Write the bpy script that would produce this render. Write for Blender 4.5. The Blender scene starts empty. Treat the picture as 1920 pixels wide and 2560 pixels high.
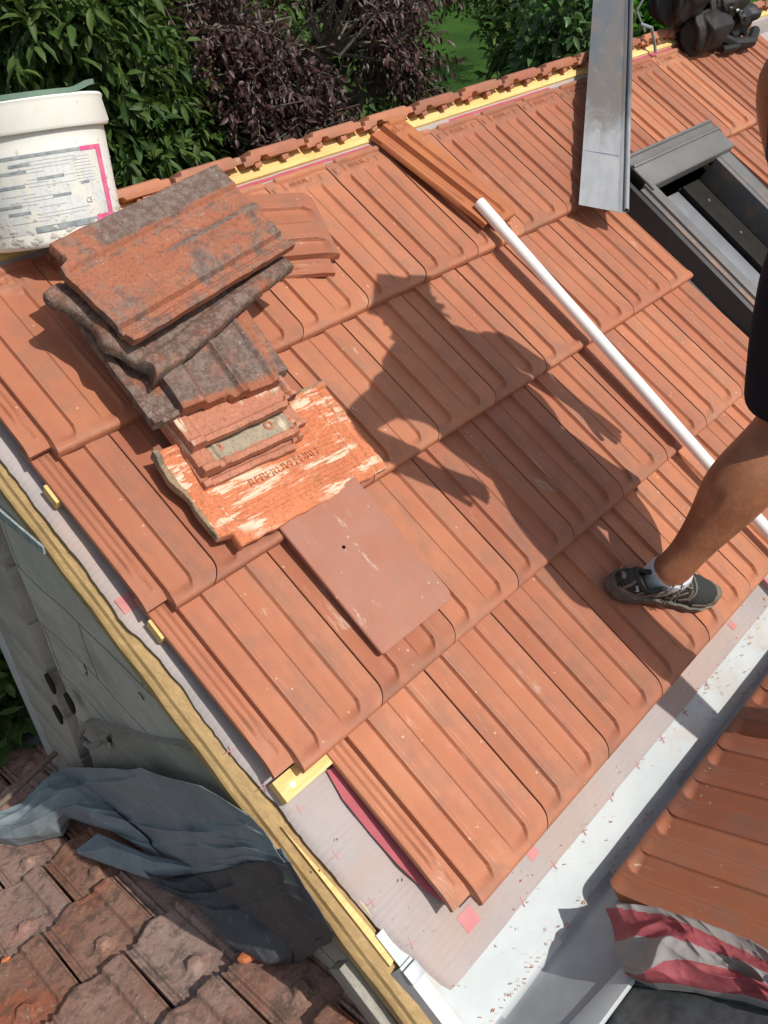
import bpy, bmesh, math, random
import numpy as np
from mathutils import Matrix, Vector
R = math.radians
rng = np.random.default_rng(7)
random.seed(7)
scene = bpy.context.scene
col = scene.collection

# ------------------------------------------------------------------ camera
RW = np.array([[0.6888363, -0.724873, 0.0079828], [-0.4663676, -0.4515592, -0.7606547], [0.5549828, 0.5202436, -0.6491076]])
CW = np.array([-0.5206836, -1.3413978, 0.9768765])
cam_d = bpy.data.cameras.new('camera'); cam = bpy.data.objects.new('camera', cam_d); col.objects.link(cam)
cm = np.eye(4); cm[:3, 0] = RW[0]; cm[:3, 1] = -RW[1]; cm[:3, 2] = -RW[2]; cm[:3, 3] = CW
cam.matrix_world = Matrix(cm.tolist())
cam_d.sensor_fit = 'VERTICAL'; cam_d.sensor_height = 36.0; cam_d.lens = 36.0 * 2111 / 2560
cam_d.clip_start = 0.02; cam_d.clip_end = 400
scene.camera = cam

# ------------------------------------------------------------------ light
TH = R(28); c28, s28 = math.cos(TH), math.sin(TH)
SUN = Vector((0.11, -0.584, 0.822)).normalized()          # towards the sun
elev = math.asin(SUN.z); azim = math.atan2(SUN.x, SUN.y)
world = bpy.data.worlds.new("World"); scene.world = world; world.use_nodes = True
wn = world.node_tree; bg = wn.nodes['Background']; sky = wn.nodes.new('ShaderNodeTexSky')
sky.sky_type = 'NISHITA'; sky.sun_disc = False; sky.sun_elevation = elev; sky.sun_rotation = azim
sky.dust_density = 2.0; sky.air_density = 1.0
hz = wn.nodes.new('ShaderNodeHueSaturation'); hz.inputs['Saturation'].default_value = .55
wn.links.new(sky.outputs[0], hz.inputs['Color']); wn.links.new(hz.outputs[0], bg.inputs[0]); bg.inputs[1].default_value = 0.125
sd = bpy.data.lights.new('sun', 'SUN'); sd.energy = 4.0; sd.angle = R(0.5); sd.color = (1.0, 0.955, 0.88)
sun = bpy.data.objects.new('sun', sd); col.objects.link(sun)
sun.rotation_euler = SUN.to_track_quat('Z', 'Y').to_euler()
scene.view_settings.view_transform = 'Standard'; scene.view_settings.look = 'None'
scene.view_settings.exposure = 0.0; scene.view_settings.gamma = 1.0

# ------------------------------------------------------------------ geometry of the place
N1 = np.array([0, -s28, c28]); U1 = np.array([0, c28, s28])     # main slope: outward normal, up-slope
def W(a, d, h): return np.array([a, -d * c28 - h * s28, -d * s28 + h * c28])
P, G = 0.215, 0.377                                              # cover width and gauge of the tiles
S = 1920 / 1659.
def ray(x, y): return RW.T @ np.array([(x * S - 960) / 2110, (y * S - 1280) / 2110, 1])
def onplane(x, y, p0, n):
    d = ray(x, y); k = np.dot(np.array(p0) - CW, n) / np.dot(d, n); return CW + k * d
def onroof(x, y, h=0.0): return onplane(x, y, W(0, 0, h), N1)
def atdist(x, y, k): return CW + k * ray(x, y)
def to_adh(p):
    return np.array([p[0], -(p[1] * c28 + p[2] * s28), np.dot(p, N1)])
PH = R(29); c2, s2 = math.cos(PH), math.sin(PH)
P2 = np.array([-.06, .25, -1.45]); N2 = np.array([0, s2, c2]); U2 = np.array([0, -c2, s2])  # old roof
T3 = R(36); N3 = np.array([0, math.sin(T3), math.cos(T3)]); U3 = np.array([0, -math.cos(T3), math.sin(T3)])
P3 = np.array([.32, -1.144, -.62])                               # facing slope across the valley

def mat4(x, y, z, loc):
    m = np.eye(4); m[:3, 0] = x; m[:3, 1] = y; m[:3, 2] = z; m[:3, 3] = loc; return Matrix(m.tolist())
def roofmat(a, d, h, rot=0.0, tx=0.0, ty=0.0):
    """frame on the main slope: x along ridge, y up-slope, z outward; rot about z, then tilts"""
    base = mat4((1, 0, 0), U1, N1, W(a, d, h))
    return base @ Matrix.Rotation(rot, 4, 'Z') @ Matrix.Rotation(tx, 4, 'X') @ Matrix.Rotation(ty, 4, 'Y')

# ------------------------------------------------------------------ object helpers
def tag(o, label=None, cat=None, group=None, kind=None):
    if label: o['label'] = label
    if cat: o['category'] = cat
    if group: o['group'] = group
    if kind or cat: o['kind'] = kind or 'thing'
    return o
def link(name, me, parent=None, mw=None):
    o = bpy.data.objects.new(name, me); col.objects.link(o)
    if parent is not None: o.parent = parent
    if mw is not None: o.matrix_world = mw if parent is None else mw
    return o
def mesh(name, V, F, mats, smooth=True, mi=None, attr=None, angle=35):
    me = bpy.data.meshes.new(name)
    me.from_pydata([tuple(map(float, v)) for v in V], [], [tuple(int(i) for i in f) for f in F])
    for m in (mats if isinstance(mats, (list, tuple)) else [mats]): me.materials.append(m)
    if mi is not None: me.polygons.foreach_set('material_index', np.array(mi, dtype=np.int32))
    if attr is not None:
        a = me.attributes.new('relief', 'FLOAT', 'POINT'); a.data.foreach_set('value', np.asarray(attr, dtype=np.float32))
    me.update()
    if smooth:
        me.polygons.foreach_set('use_smooth', [True] * len(me.polygons))
        me.set_sharp_from_angle(angle=R(angle))
    return me
def empty(name, loc=(0, 0, 0), mw=None):
    o = bpy.data.objects.new(name, None); col.objects.link(o); o.empty_display_size = .05
    if mw is not None: o.matrix_world = mw
    else: o.location = loc
    return o
def child(name, me, parent, m=None):
    o = bpy.data.objects.new(name, me); col.objects.link(o); o.parent = parent
    if m is not None: o.matrix_local = m
    return o
def grid_faces(nx, ny, off=0):
    F = []
    for j in range(ny - 1):
        for i in range(nx - 1):
            a = off + j * nx + i; F.append((a, a + 1, a + nx + 1, a + nx))
    return F
def close_grid(V, nx, ny, thick=None, bottom=None):
    """V: nx*ny top points (row major, y rows). returns verts, faces of a closed slab"""
    V = np.asarray(V, float); n = nx * ny
    if bottom is None: bottom = V + np.array([0, 0, -thick])
    VV = np.vstack([V, bottom]); F = grid_faces(nx, ny)
    F += [tuple(reversed(f)) for f in grid_faces(nx, ny, n)]
    loop = [i for i in range(nx)] + [j * nx + nx - 1 for j in range(1, ny)] + [(ny - 1) * nx + i for i in range(nx - 2, -1, -1)] + [j * nx for j in range(ny - 2, 0, -1)]
    for k in range(len(loop)):
        a, b = loop[k], loop[(k + 1) % len(loop)]; F.append((b, a, a + n, b + n))
    return VV, F
class MB:
    """collects shapes into one mesh"""
    def __init__(s): s.V = []; s.F = []; s.M = []
    def add(s, V, F, m=0):
        o = len(s.V); s.V += [tuple(v) for v in V]; s.F += [tuple(i + o for i in f) for f in F]; s.M += [m] * len(F); return s
    def box(s, lo, hi, m=0, fr=None, bev=0.0):
        x0, y0, z0 = lo; x1, y1, z1 = hi
        V = [(x0, y0, z0), (x1, y0, z0), (x1, y1, z0), (x0, y1, z0), (x0, y0, z1), (x1, y0, z1), (x1, y1, z1), (x0, y1, z1)]
        F = [(0, 3, 2, 1), (4, 5, 6, 7), (0, 1, 5, 4), (1, 2, 6, 5), (2, 3, 7, 6), (3, 0, 4, 7)]
        if fr is not None: V = [tuple(fr @ Vector(v)) for v in V]
        return s.add(V, F, m)
    def tube(s, pts, rad, n=12, m=0, caps=True):
        pts = [np.array(p, float) for p in pts]; rad = [rad] * len(pts) if np.isscalar(rad) else rad
        V = []; up = np.array([0.1, 0.2, 1.0])
        for i, p in enumerate(pts):
            t = pts[min(i + 1, len(pts) - 1)] - pts[max(i - 1, 0)]; t = t / (np.linalg.norm(t) + 1e-12)
            a = np.cross(t, up)
            if np.linalg.norm(a) < 1e-3: a = np.cross(t, (1, 0, 0))
            a /= np.linalg.norm(a); b = np.cross(t, a)
            for k in range(n):
                an = 2 * math.pi * k / n; V.append(p + rad[i] * (math.cos(an) * a + math.sin(an) * b))
        F = []
        for i in range(len(pts) - 1):
            for k in range(n):
                F.append((i * n + k, i * n + (k + 1) % n, (i + 1) * n + (k + 1) % n, (i + 1) * n + k))
        if caps: F.append(tuple(range(n - 1, -1, -1))); F.append(tuple((len(pts) - 1) * n + k for k in range(n)))
        return s.add(V, F, m)
    def prism(s, poly, z0, z1, m=0, fr=None):
        n = len(poly); V = [(x, y, z0) for x, y in poly] + [(x, y, z1) for x, y in poly]
        F = [tuple(range(n - 1, -1, -1)), tuple(range(n, 2 * n))] + [(i, (i + 1) % n, (i + 1) % n + n, i + n) for i in range(n)]
        if fr is not None: V = [tuple(fr @ Vector(v)) for v in V]
        return s.add(V, F, m)
    def build(s, name, mats, smooth=True, angle=30, bevel=0):
        me = mesh(name, s.V, s.F, mats, smooth, s.M, angle=angle)
        if bevel:
            bm = bmesh.new(); bm.from_mesh(me)
            bmesh.ops.remove_doubles(bm, verts=bm.verts, dist=1e-6)
            es = [e for e in bm.edges if e.is_manifold and e.calc_face_angle(0) > R(30)]
            bmesh.ops.bevel(bm, geom=es, offset=bevel, segments=2, profile=.6, affect='EDGES', clamp_overlap=True)
            bm.to_mesh(me); bm.free()
            me.polygons.foreach_set('use_smooth', [True] * len(me.polygons)); me.set_sharp_from_angle(angle=R(angle))
        return me
def sstep(a, b, x):
    t = np.clip((x - a) / (b - a), 0, 1); return t * t * (3 - 2 * t)
def vnoise(x, y, seed=0, sc=1.0):
    """smooth value noise on arrays"""
    x = np.asarray(x) * sc; y = np.asarray(y) * sc
    xi = np.floor(x).astype(int); yi = np.floor(y).astype(int); fx = x - xi; fy = y - yi
    fx = fx * fx * (3 - 2 * fx); fy = fy * fy * (3 - 2 * fy)
    def h(a, b):
        n = (a * 374761393 + b * 668265263 + seed * 1442695041) & 0x7fffffff
        n = ((n ^ (n >> 13)) * 1274126177) & 0x7fffffff
        return (n & 0xffff) / 65535.0
    return (h(xi, yi) * (1 - fx) + h(xi + 1, yi) * fx) * (1 - fy) + (h(xi, yi + 1) * (1 - fx) + h(xi + 1, yi + 1) * fx) * fy

# ------------------------------------------------------------------ materials
class NT:
    def __init__(s, name):
        s.m = bpy.data.materials.new(name); s.m.use_nodes = True; s.t = s.m.node_tree; s.b = s.t.nodes['Principled BSDF']
        s.tc = s.t.nodes.new('ShaderNodeTexCoord'); s.oi = s.t.nodes.new('ShaderNodeObjectInfo')
        ad = s.t.nodes.new('ShaderNodeVectorMath'); ad.operation = 'MULTIPLY_ADD'
        s.t.links.new(s.oi.outputs['Random'], ad.inputs[0]); ad.inputs[1].default_value = (37, 53, 71)
        s.t.links.new(s.tc.outputs['Object'], ad.inputs[2]); s.vec = ad.outputs[0]
    def L(s, a, b): s.t.links.new(a, b)
    def val(s, sock, v):
        if hasattr(v, 'is_output') or hasattr(v, 'links'): s.L(v, sock)
        else: sock.default_value = v
    def noise(s, scale, detail=4, rough=.55, stretch=None, vec=None, dist=0.0):
        n = s.t.nodes.new('ShaderNodeTexNoise'); n.inputs['Scale'].default_value = scale; n.inputs['Detail'].default_value = detail
        n.inputs['Roughness'].default_value = rough; n.inputs['Distortion'].default_value = dist
        v = vec or s.vec
        if stretch:
            mp = s.t.nodes.new('ShaderNodeMapping'); mp.inputs['Scale'].default_value = stretch; s.L(v, mp.inputs[0]); v = mp.outputs[0]
        s.L(v, n.inputs['Vector']); return n.outputs[0]
    def voro(s, scale, stretch=None, feature='F1', out=0):
        n = s.t.nodes.new('ShaderNodeTexVoronoi'); n.inputs['Scale'].default_value = scale; n.feature = feature; v = s.vec
        if stretch:
            mp = s.t.nodes.new('ShaderNodeMapping'); mp.inputs['Scale'].default_value = stretch; s.L(v, mp.inputs[0]); v = mp.outputs[0]
        s.L(v, n.inputs['Vector']); return n.outputs[out]
    def wave(s, scale, axis='X', dist=2.0, dscale=1.5, detail=2):
        n = s.t.nodes.new('ShaderNodeTexWave'); n.bands_direction = axis; n.inputs['Scale'].default_value = scale
        n.inputs['Distortion'].default_value = dist; n.inputs['Detail Scale'].default_value = dscale; n.inputs['Detail'].default_value = detail
        s.L(s.vec, n.inputs['Vector']); return n.outputs['Fac']
    def ramp(s, x, a, b, lo=0.0, hi=1.0):
        n = s.t.nodes.new('ShaderNodeMapRange'); n.interpolation_type = 'SMOOTHSTEP'
        n.inputs[1].default_value = a; n.inputs[2].default_value = b; n.inputs[3].default_value = lo; n.inputs[4].default_value = hi
        s.val(n.inputs[0], x); return n.outputs[0]
    def mix(s, f, a, b, mode='MIX'):
        n = s.t.nodes.new('ShaderNodeMix'); n.data_type = 'RGBA'; n.blend_type = mode; s.val(n.inputs[0], f)
        for k, v in ((6, a), (7, b)):
            if isinstance(v, (tuple, list)): n.inputs[k].default_value = (*v[:3], 1)
            else: s.L(v, n.inputs[k])
        return n.outputs[2]
    def math(s, op, a, b=0.0):
        n = s.t.nodes.new('ShaderNodeMath'); n.operation = op; s.val(n.inputs[0], a); s.val(n.inputs[1], b); return n.outputs[0]
    def attr(s, name='relief'):
        n = s.t.nodes.new('ShaderNodeAttribute'); n.attribute_name = name; return n.outputs['Fac']
    def hsv(s, c, h=.5, sa=1.0, v=1.0):
        n = s.t.nodes.new('ShaderNodeHueSaturation'); s.val(n.inputs['Hue'], h); s.val(n.inputs['Saturation'], sa); s.val(n.inputs['Value'], v); s.L(c, n.inputs['Color']); return n.outputs[0]
    def done(s, color, rough=.7, spec=.3, metal=0.0, bump=None, bs=.4, bd=.002, trans=0):
        if isinstance(color, (tuple, list)): s.b.inputs['Base Color'].default_value = (*color[:3], 1)
        else: s.L(color, s.b.inputs['Base Color'])
        s.val(s.b.inputs['Roughness'], rough); s.b.inputs['Specular IOR Level'].default_value = spec; s.val(s.b.inputs['Metallic'], metal)
        if bump is not None:
            n = s.t.nodes.new('ShaderNodeBump'); n.inputs['Strength'].default_value = bs; n.inputs['Distance'].default_value = bd
            s.L(bump, n.inputs['Height']); s.L(n.outputs[0], s.b.inputs['Normal'])
        return s.m

def new_tile_mat(name, base, brown, bright, scuff=1.0, g0=.06):
    n = NT(name)
    big = n.noise(5, 3); mid = n.noise(22, 5, .6); fine = n.noise(260, 3, .7); streak = n.noise(8, 4, .6, (3, 1, 1))
    c = n.mix(n.ramp(big, .35, .68), base, bright)
    rel = n.attr()
    patina = n.math('MULTIPLY', n.ramp(rel, -.006, .0005), n.ramp(n.math('ADD', n.math('MULTIPLY', mid, .5), n.math('MULTIPLY', n.noise(10, 3), .5)), .42, .60))
    c = n.mix(n.math('MULTIPLY', patina, .6), c, brown)
    c = n.mix(n.ramp(streak, .50, .70, 0, .42), c, brown)
    c = n.mix(n.ramp(fine, .3, .7, 0, .18), c, tuple(x * .62 for x in base))
    # lime scuffs and smears left by boots and gloves
    sc1 = n.noise(30, 5, .75, (1.0, .22, 1), dist=.6); gate = n.math('ADD', n.noise(7, 2), g0)
    sm = n.math('MULTIPLY', n.ramp(sc1, .60, .72), n.ramp(gate, .55, .68))
    c = n.mix(n.math('MULTIPLY', sm, .6 * scuff), c, (.62, .45, .36))
    v = n.voro(42); spots = n.math('MULTIPLY', n.ramp(v, .13, .07), n.ramp(n.noise(13, 2), .57, .62))
    c = n.mix(n.math('MULTIPLY', spots, .65), c, (.72, .52, .36))
    c = n.hsv(c, n.math('MULTIPLY_ADD', n.oi.outputs['Random'], .006), 1.0, n.ramp(n.oi.outputs['Random'], 0, 1, .80, 1.08))
    for nd in n.t.nodes:
        if nd.type == 'MATH' and nd.operation == 'MULTIPLY_ADD': nd.inputs[2].default_value = .499
    h = n.math('ADD', n.math('MULTIPLY', fine, .5), n.math('MULTIPLY', mid, .8))
    return n.done(c, n.ramp(mid, .3, .7, .52, .72), .35, bump=h, bs=.28, bd=.0012)
M = {}
M['tile'] = new_tile_mat('new_clay_tile', (.425, .152, .084), (.275, .138, .095), (.475, .182, .098))
M['tile_orange'] = new_tile_mat('bright_clay_tile', (.47, .155, .068), (.36, .14, .08), (.54, .20, .072), .6)
M['tile_flat'] = new_tile_mat('smooth_clay_tile', (.43, .165, .105), (.41, .21, .155), (.47, .19, .115), 1.7, .16)
M['tile_grazed'] = new_tile_mat('valley_clay_tile', (.33, .112, .060), (.25, .13, .095), (.36, .125, .065), 1.6)  # new tile clay, darkened in colour for the grazing sun on that slope

def old_tile_mat(name, clay, dark, amount, lichen=.3, lime=0.0):
    n = NT(name)
    a = n.noise(7, 5, .62, dist=.5); b = n.noise(28, 6, .7); f = n.noise(160, 4, .7); g = n.noise(420, 2, .6)
    c = n.mix(n.ramp(a, .35, .7), clay, tuple(min(1, x * 1.25) for x in clay))
    soot = n.ramp(n.math('ADD', n.math('MULTIPLY', a, .6), n.math('MULTIPLY', b, .4)), .62 - amount * .3, .70 - amount * .18)
    soot = n.math('MAXIMUM', soot, n.ramp(n.math('ADD', n.attr(), n.math('MULTIPLY', n.math('SUBTRACT', b, .5), 1.3)), .35, .75))
    dk = n.mix(n.ramp(n.noise(60, 5, .75), .40, .62), dark, (.17, .16, .142)); c = n.mix(n.math('MULTIPLY', soot, .84), c, dk)
    c = n.mix(n.ramp(f, .5, .62, 0, .45), c, tuple(x * .45 for x in clay))
    li = n.math('MULTIPLY', n.ramp(n.voro(60), .22, .08), n.ramp(n.noise(12, 2), .56, .62))
    c = n.mix(n.math('MULTIPLY', li, lichen), c, (.34, .36, .33))
    sp = n.math('MULTIPLY', n.ramp(n.voro(170), .20, .12), n.ramp(n.noise(18, 3), .50, .60))
    c = n.mix(n.math('MULTIPLY', sp, .8), c, (.50, .42, .30))
    moss = n.math('MULTIPLY', n.ramp(n.noise(45, 4, .7), .58, .68), n.ramp(n.noise(6, 2), .5, .62))
    c = n.mix(n.math('MULTIPLY', moss, .6), c, (.12, .11, .055))
    if lime:
        lm = n.math('MULTIPLY', n.ramp(n.noise(42, 5, .7, (.16, 1, 1)), .50, .56), n.ramp(n.noise(6.5, 3), .60 - lime * .16, .66 - lime * .12))
        c = n.mix(n.math('MULTIPLY', lm, .9), c, (.66, .55, .40))
    h = n.math('ADD', n.math('MULTIPLY', b, 1.0), n.math('ADD', n.math('MULTIPLY', f, .5), n.math('MULTIPLY', li, .5)))
    return n.done(c, n.ramp(b, .3, .7, .7, .92), .25, bump=h, bs=.7, bd=.0022)
M['old_red'] = old_tile_mat('old_red_tile', (.31, .115, .064), (.085, .075, .070), .52, .6)
M['old_black'] = old_tile_mat('old_sooty_tile', (.32, .11, .055), (.060, .055, .052), .95, .5)
M['old_pale'] = old_tile_mat('old_pale_tile', (.42, .175, .108), (.15, .12, .10), .32, .5, .22)
M['old_orange'] = old_tile_mat('old_orange_underside', (.50, .170, .082), (.20, .14, .09), .02, .1, 1.1)
M['old_grey'] = old_tile_mat('old_grey_tile', (.30, .25, .18), (.16, .15, .12), .3, .5, .3)
M['old_edge'] = old_tile_mat('old_tile_crust', (.30, .21, .13), (.11, .09, .06), .5, .8)

def roof_old_mat():
    n = NT('weathered_roof_tile')
    a = n.noise(6, 5, .6, dist=.4); b = n.noise(24, 6, .72); f = n.noise(150, 4, .7); r = n.oi.outputs['Random']
    c = n.mix(n.ramp(a, .3, .7), (.265, .138, .100), (.345, .205, .155))
    c = n.mix(n.ramp(n.noise(3.5, 4, .6), .54, .68, 0, .85), c, (.40, .15, .095))
    c = n.mix(n.ramp(b, .48, .62, 0, .75), c, (.12, .080, .062))
    c = n.mix(n.ramp(n.noise(11, 5, .7), .60, .72, 0, .6), c, (.23, .22, .22))
    c = n.mix(n.math('MULTIPLY', n.ramp(n.noise(60, 4, .7), .60, .68), .7), c, (.36, .32, .22))
    sp = n.math('MULTIPLY', n.ramp(n.voro(130), .2, .1), n.ramp(n.noise(9, 3), .52, .62)); c = n.mix(sp, c, (.45, .38, .27))
    c = n.mix(n.ramp(f, .5, .7, 0, .35), c, (.07, .05, .04))
    c = n.hsv(c, .5, n.ramp(r, 0, 1, .75, 1.15), n.ramp(r, 0, 1, 1.12, .9))
    h = n.math('ADD', b, n.math('MULTIPLY', f, .5))
    return n.done(c, .85, .3, bump=h, bs=.8, bd=.003)
M['roof_old'] = roof_old_mat()

def wood(name, a, b, dark, rough=.65, axis=(1, 14, 14), sc=5):
    n = NT(name); g = n.noise(sc, 5, .6, axis, dist=.8); h = n.noise(sc * 6, 4, .6, axis); k = n.noise(3, 3)
    c = n.mix(n.ramp(g, .35, .65), a, b); c = n.mix(n.ramp(h, .5, .72, 0, .45), c, dark); c = n.mix(n.ramp(k, .55, .75, 0, .35), c, dark)
    return n.done(c, rough, .3, bump=n.math('ADD', g, h), bs=.35, bd=.0015)
M['pine'] = wood('fresh_pine', (.72, .47, .17), (.80, .56, .24), (.50, .28, .09))
M['rafter'] = wood('treated_rafter', (.42, .285, .125), (.33, .215, .092), (.20, .13, .06), axis=(14, 1, 14))
M['board'] = wood('weathered_board', (.28, .26, .22), (.35, .33, .28), (.16, .145, .12), .85, (14, 1, 14))

def concrete(name, a, b, dark, streaks=True, bs=.8):
    n = NT(name); f = n.noise(90, 6, .75); m = n.noise(6, 5, .6, dist=.6); g = n.noise(300, 2, .7)
    c = n.mix(n.ramp(m, .3, .7), a, b); c = n.mix(n.ramp(f, .45, .75, 0, .4), c, dark)
    if streaks: c = n.mix(n.ramp(n.noise(4, 5, .65, (1, .6, 2.5)), .52, .66, 0, .45), c, dark)
    return n.done(c, .92, .2, bump=n.math('ADD', f, n.math('MULTIPLY', m, 2)), bs=bs, bd=.004)

M['block'] = concrete('hollow_block', (.38, .345, .295), (.47, .43, .375), (.25, .225, .195))
M['plaster'] = concrete('pale_plaster', (.46, .46, .44), (.54, .53, .50), (.35, .34, .32))

def blockwall(name, a, b, dark):
    n = NT(name); f = n.noise(70, 6, .75); m = n.noise(6, 5, .6, dist=.6); sp = n.t.nodes.new('ShaderNodeSeparateXYZ'); n.L(n.tc.outputs['Object'], sp.inputs[0]); cb = n.t.nodes.new('ShaderNodeCombineXYZ')
    n.L(n.math('ADD', sp.outputs[1], n.math('MULTIPLY', f, .012)), cb.inputs[0]); n.L(n.math('ADD', sp.outputs[2], n.math('MULTIPLY', m, .02)), cb.inputs[1])
    br = n.t.nodes.new('ShaderNodeTexBrick'); n.L(cb.outputs[0], br.inputs['Vector']); br.inputs['Scale'].default_value = 1; br.inputs['Brick Width'].default_value = .5; br.inputs['Row Height'].default_value = .2; br.inputs['Mortar Size'].default_value = .004; br.inputs['Mortar Smooth'].default_value = .6
    c = n.mix(n.ramp(m, .3, .7), a, b); c = n.mix(n.ramp(f, .45, .75, 0, .45), c, dark); c = n.mix(n.ramp(n.noise(3.5, 5, .65, (1, .6, 2.5)), .50, .66, 0, .55), c, dark)
    c = n.mix(n.math('MULTIPLY', br.outputs['Fac'], .6), c, tuple(x * .35 for x in dark))
    return n.done(c, .92, .2, bump=n.math('SUBTRACT', n.math('ADD', f, n.math('MULTIPLY', m, 2)), n.math('MULTIPLY', br.outputs['Fac'], 1.2)), bs=.9, bd=.005)
def membrane():
    n = NT('roofing_membrane')
    w = n.wave(26, 'Y', 1.2, 2.0); f = n.noise(200, 3); m = n.noise(7, 4, .6)
    c = n.mix(n.ramp(m, .35, .7), (.40, .345, .33), (.34, .30, .29)); c = n.mix(n.ramp(w, .55, .8, 0, .15), c, (.34, .31, .30))
    c = n.mix(n.ramp(n.noise(4, 3), .5, .7, 0, .5), c, (.43, .30, .24)); c = n.mix(n.ramp(f, .5, .7, 0, .15), c, (.3, .28, .28))
    return n.done(c, .75, .3, bump=n.math('ADD', w, m), bs=.35, bd=.0015)
M['membrane'] = membrane()
M['render'] = blockwall('grey_blockwork', (.50, .465, .40), (.60, .56, .49), (.33, .305, .26))
def simple(name, a, b, rough=.6, spec=.3, metal=0, sc=20, bs=.2, bd=.001, dark=None):
    n = NT(name); m = n.noise(sc, 5, .65); c = n.mix(n.ramp(m, .3, .7), a, b)
    if dark: c = n.mix(n.ramp(n.noise(sc * .35, 5, .7), .55, .68, 0, .8), c, dark)
    return n.done(c, rough, spec, metal, bump=m, bs=bs, bd=bd)
M['underlay_shaded'] = simple('shaded_underlay', (.30, .275, .26), (.24, .22, .21), .8, sc=12)  # underlay grey dulled in colour for the shadow on the bundle
M['pink_shaded'] = simple('shaded_pink_print', (.27, .055, .065), (.34, .085, .095), .7, sc=25)  # pink print dulled in colour for the same shadow
M['pink'] = simple('pink_print', (.38, .075, .095), (.44, .10, .12), .6)
M['pinkfaint'] = simple('faded_pink_print', (.50, .19, .19), (.54, .24, .24), .7)
M['zinc_white'] = simple('lacquered_gutter_metal', (.50, .53, .54), (.43, .47, .48), .5, .3, 0, 7, .1, .001, (.44, .41, .37))
M['zinc'] = simple('grey_and_shaded_zinc', (.30, .32, .335), (.40, .42, .44), .5, .4, .3, 6, .15, .001, (.40, .33, .28))
def sheet_mat():
    n = NT('weathered_zinc_sheet'); a = n.noise(9, 6, .7, (.35, 1, 1), dist=1.0); b = n.noise(30, 4, .6, (.3, 1, 1))
    grad = n.t.nodes.new('ShaderNodeSeparateXYZ'); n.L(n.tc.outputs['Object'], grad.inputs[0])
    old = n.ramp(n.math('ADD', grad.outputs[0], n.math('MULTIPLY', n.math('SUBTRACT', a, .5), .8)), .28, .62)
    c = n.mix(n.ramp(b, .35, .65), (.33, .335, .345), (.28, .29, .30))
    d = n.mix(n.ramp(a, .38, .62), (.11, .122, .135), (.145, .125, .11)); d = n.mix(n.ramp(b, .55, .7, 0, .5), d, (.18, .18, .18))
    c = n.mix(old, c, d)
    return n.done(c, n.ramp(a, .3, .7, .42, .6), .4, .15, bump=a, bs=.1, bd=.002)
M['sheet'] = sheet_mat()
M['lead'] = simple('lead_sheet', (.075, .08, .085), (.13, .14, .145), .55, .4, .3, 40, .4, .001, (.05, .055, .06))
M['window_black'] = simple('black_window_flashing', (.016, .0165, .018), (.024, .024, .026), .42, .4, .2, 12)
M['window_grey'] = simple('dusty_window_metal', (.15, .145, .14), (.19, .185, .18), .5, .35, .2, 5, .1, .001, (.40, .23, .15))
M['window_rail'] = simple('grey_window_rail', (.20, .205, .22), (.26, .265, .28), .4, .4, .2, 10)
M['dark'] = simple('unlit_loft', (.012, .011, .010), (.02, .017, .013), .9)  # near-black colour stands in for missing light inside openings
M['white_plastic'] = simple('white_plastic', (.84, .83, .80), (.80, .79, .76), .5, .4, 0, 8, .03)
def bucket_mat():
    n = NT('bucket_plastic'); m = n.noise(14, 5, .7); c = n.mix(n.ramp(m, .45, .7, 0, .5), (.82, .80, .74), (.74, .70, .60))
    c = n.mix(n.ramp(n.noise(50, 4, .7), .64, .70, 0, .7), c, (.50, .46, .38)); return n.done(c, .45, .4, bump=m, bs=.15)
M['bucket'] = bucket_mat()
def label_mat():
    n = NT('bucket_label'); m = n.noise(24, 5, .75); c = n.mix(n.ramp(n.noise(120, 3), .45, .6, 0, .25), (.66, .66, .64), (.4, .4, .4))
    c = n.mix(n.ramp(m, .51, .58, 0, .9), c, (.72, .69, .60)); return n.done(c, .6, .3, bump=m, bs=.4, bd=.002)
M['label'] = label_mat()
M['label_grey'] = simple('label_grey_ink', (.20, .23, .25), (.40, .42, .42), .6, sc=60)
M['label_pink'] = simple('label_pink_ink', (.70, .09, .24), (.76, .22, .34), .55, sc=40)
M['mortar'] = simple('dried_mortar', (.60, .57, .50), (.50, .47, .41), .9, sc=60, bs=.6)
M['green_plastic'] = simple('green_plastic_trim', (.13, .21, .16), (.17, .25, .19), .45)
def tarp_mat(name, a, b, d):
    n = NT(name); m = n.noise(7, 6, .7, dist=.8); f = n.noise(120, 3); c = n.mix(n.ramp(m, .3, .7), a, b)
    c = n.mix(n.ramp(n.noise(3.2, 4, .6), .52, .66, 0, .55), c, d); c = n.mix(n.ramp(n.noise(40, 5, .75), .58, .68, 0, .3), c, (.30, .32, .33))
    return n.done(c, .62, .35, bump=n.math('ADD', m, n.math('MULTIPLY', f, .15)), bs=.5, bd=.006)
M['tarp'] = tarp_mat('grey_tarpaulin', (.19, .235, .26), (.26, .30, .325), (.14, .16, .165))
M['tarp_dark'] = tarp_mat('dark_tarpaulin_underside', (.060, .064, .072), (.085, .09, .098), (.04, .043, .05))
M['bag'] = simple('black_bag_cloth', (.012, .011, .0105), (.020, .018, .017), .65, .4, 0, 60, .5)
M['bag_gloss'] = simple('black_strap', (.012, .012, .012), (.02, .02, .02), .55, .35)
M['steel'] = simple('bright_steel', (.7, .7, .7), (.6, .6, .6), .25, .5, 1)
M['tag'] = simple('grey_care_tag', (.35, .35, .36), (.42, .42, .43), .7)
M['rust'] = simple('rusty_iron', (.14, .10, .075), (.21, .16, .12), .8, sc=40, bs=.5)
M['iron'] = simple('grey_iron', (.20, .19, .17), (.27, .26, .24), .7, sc=40, bs=.4)
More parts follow.
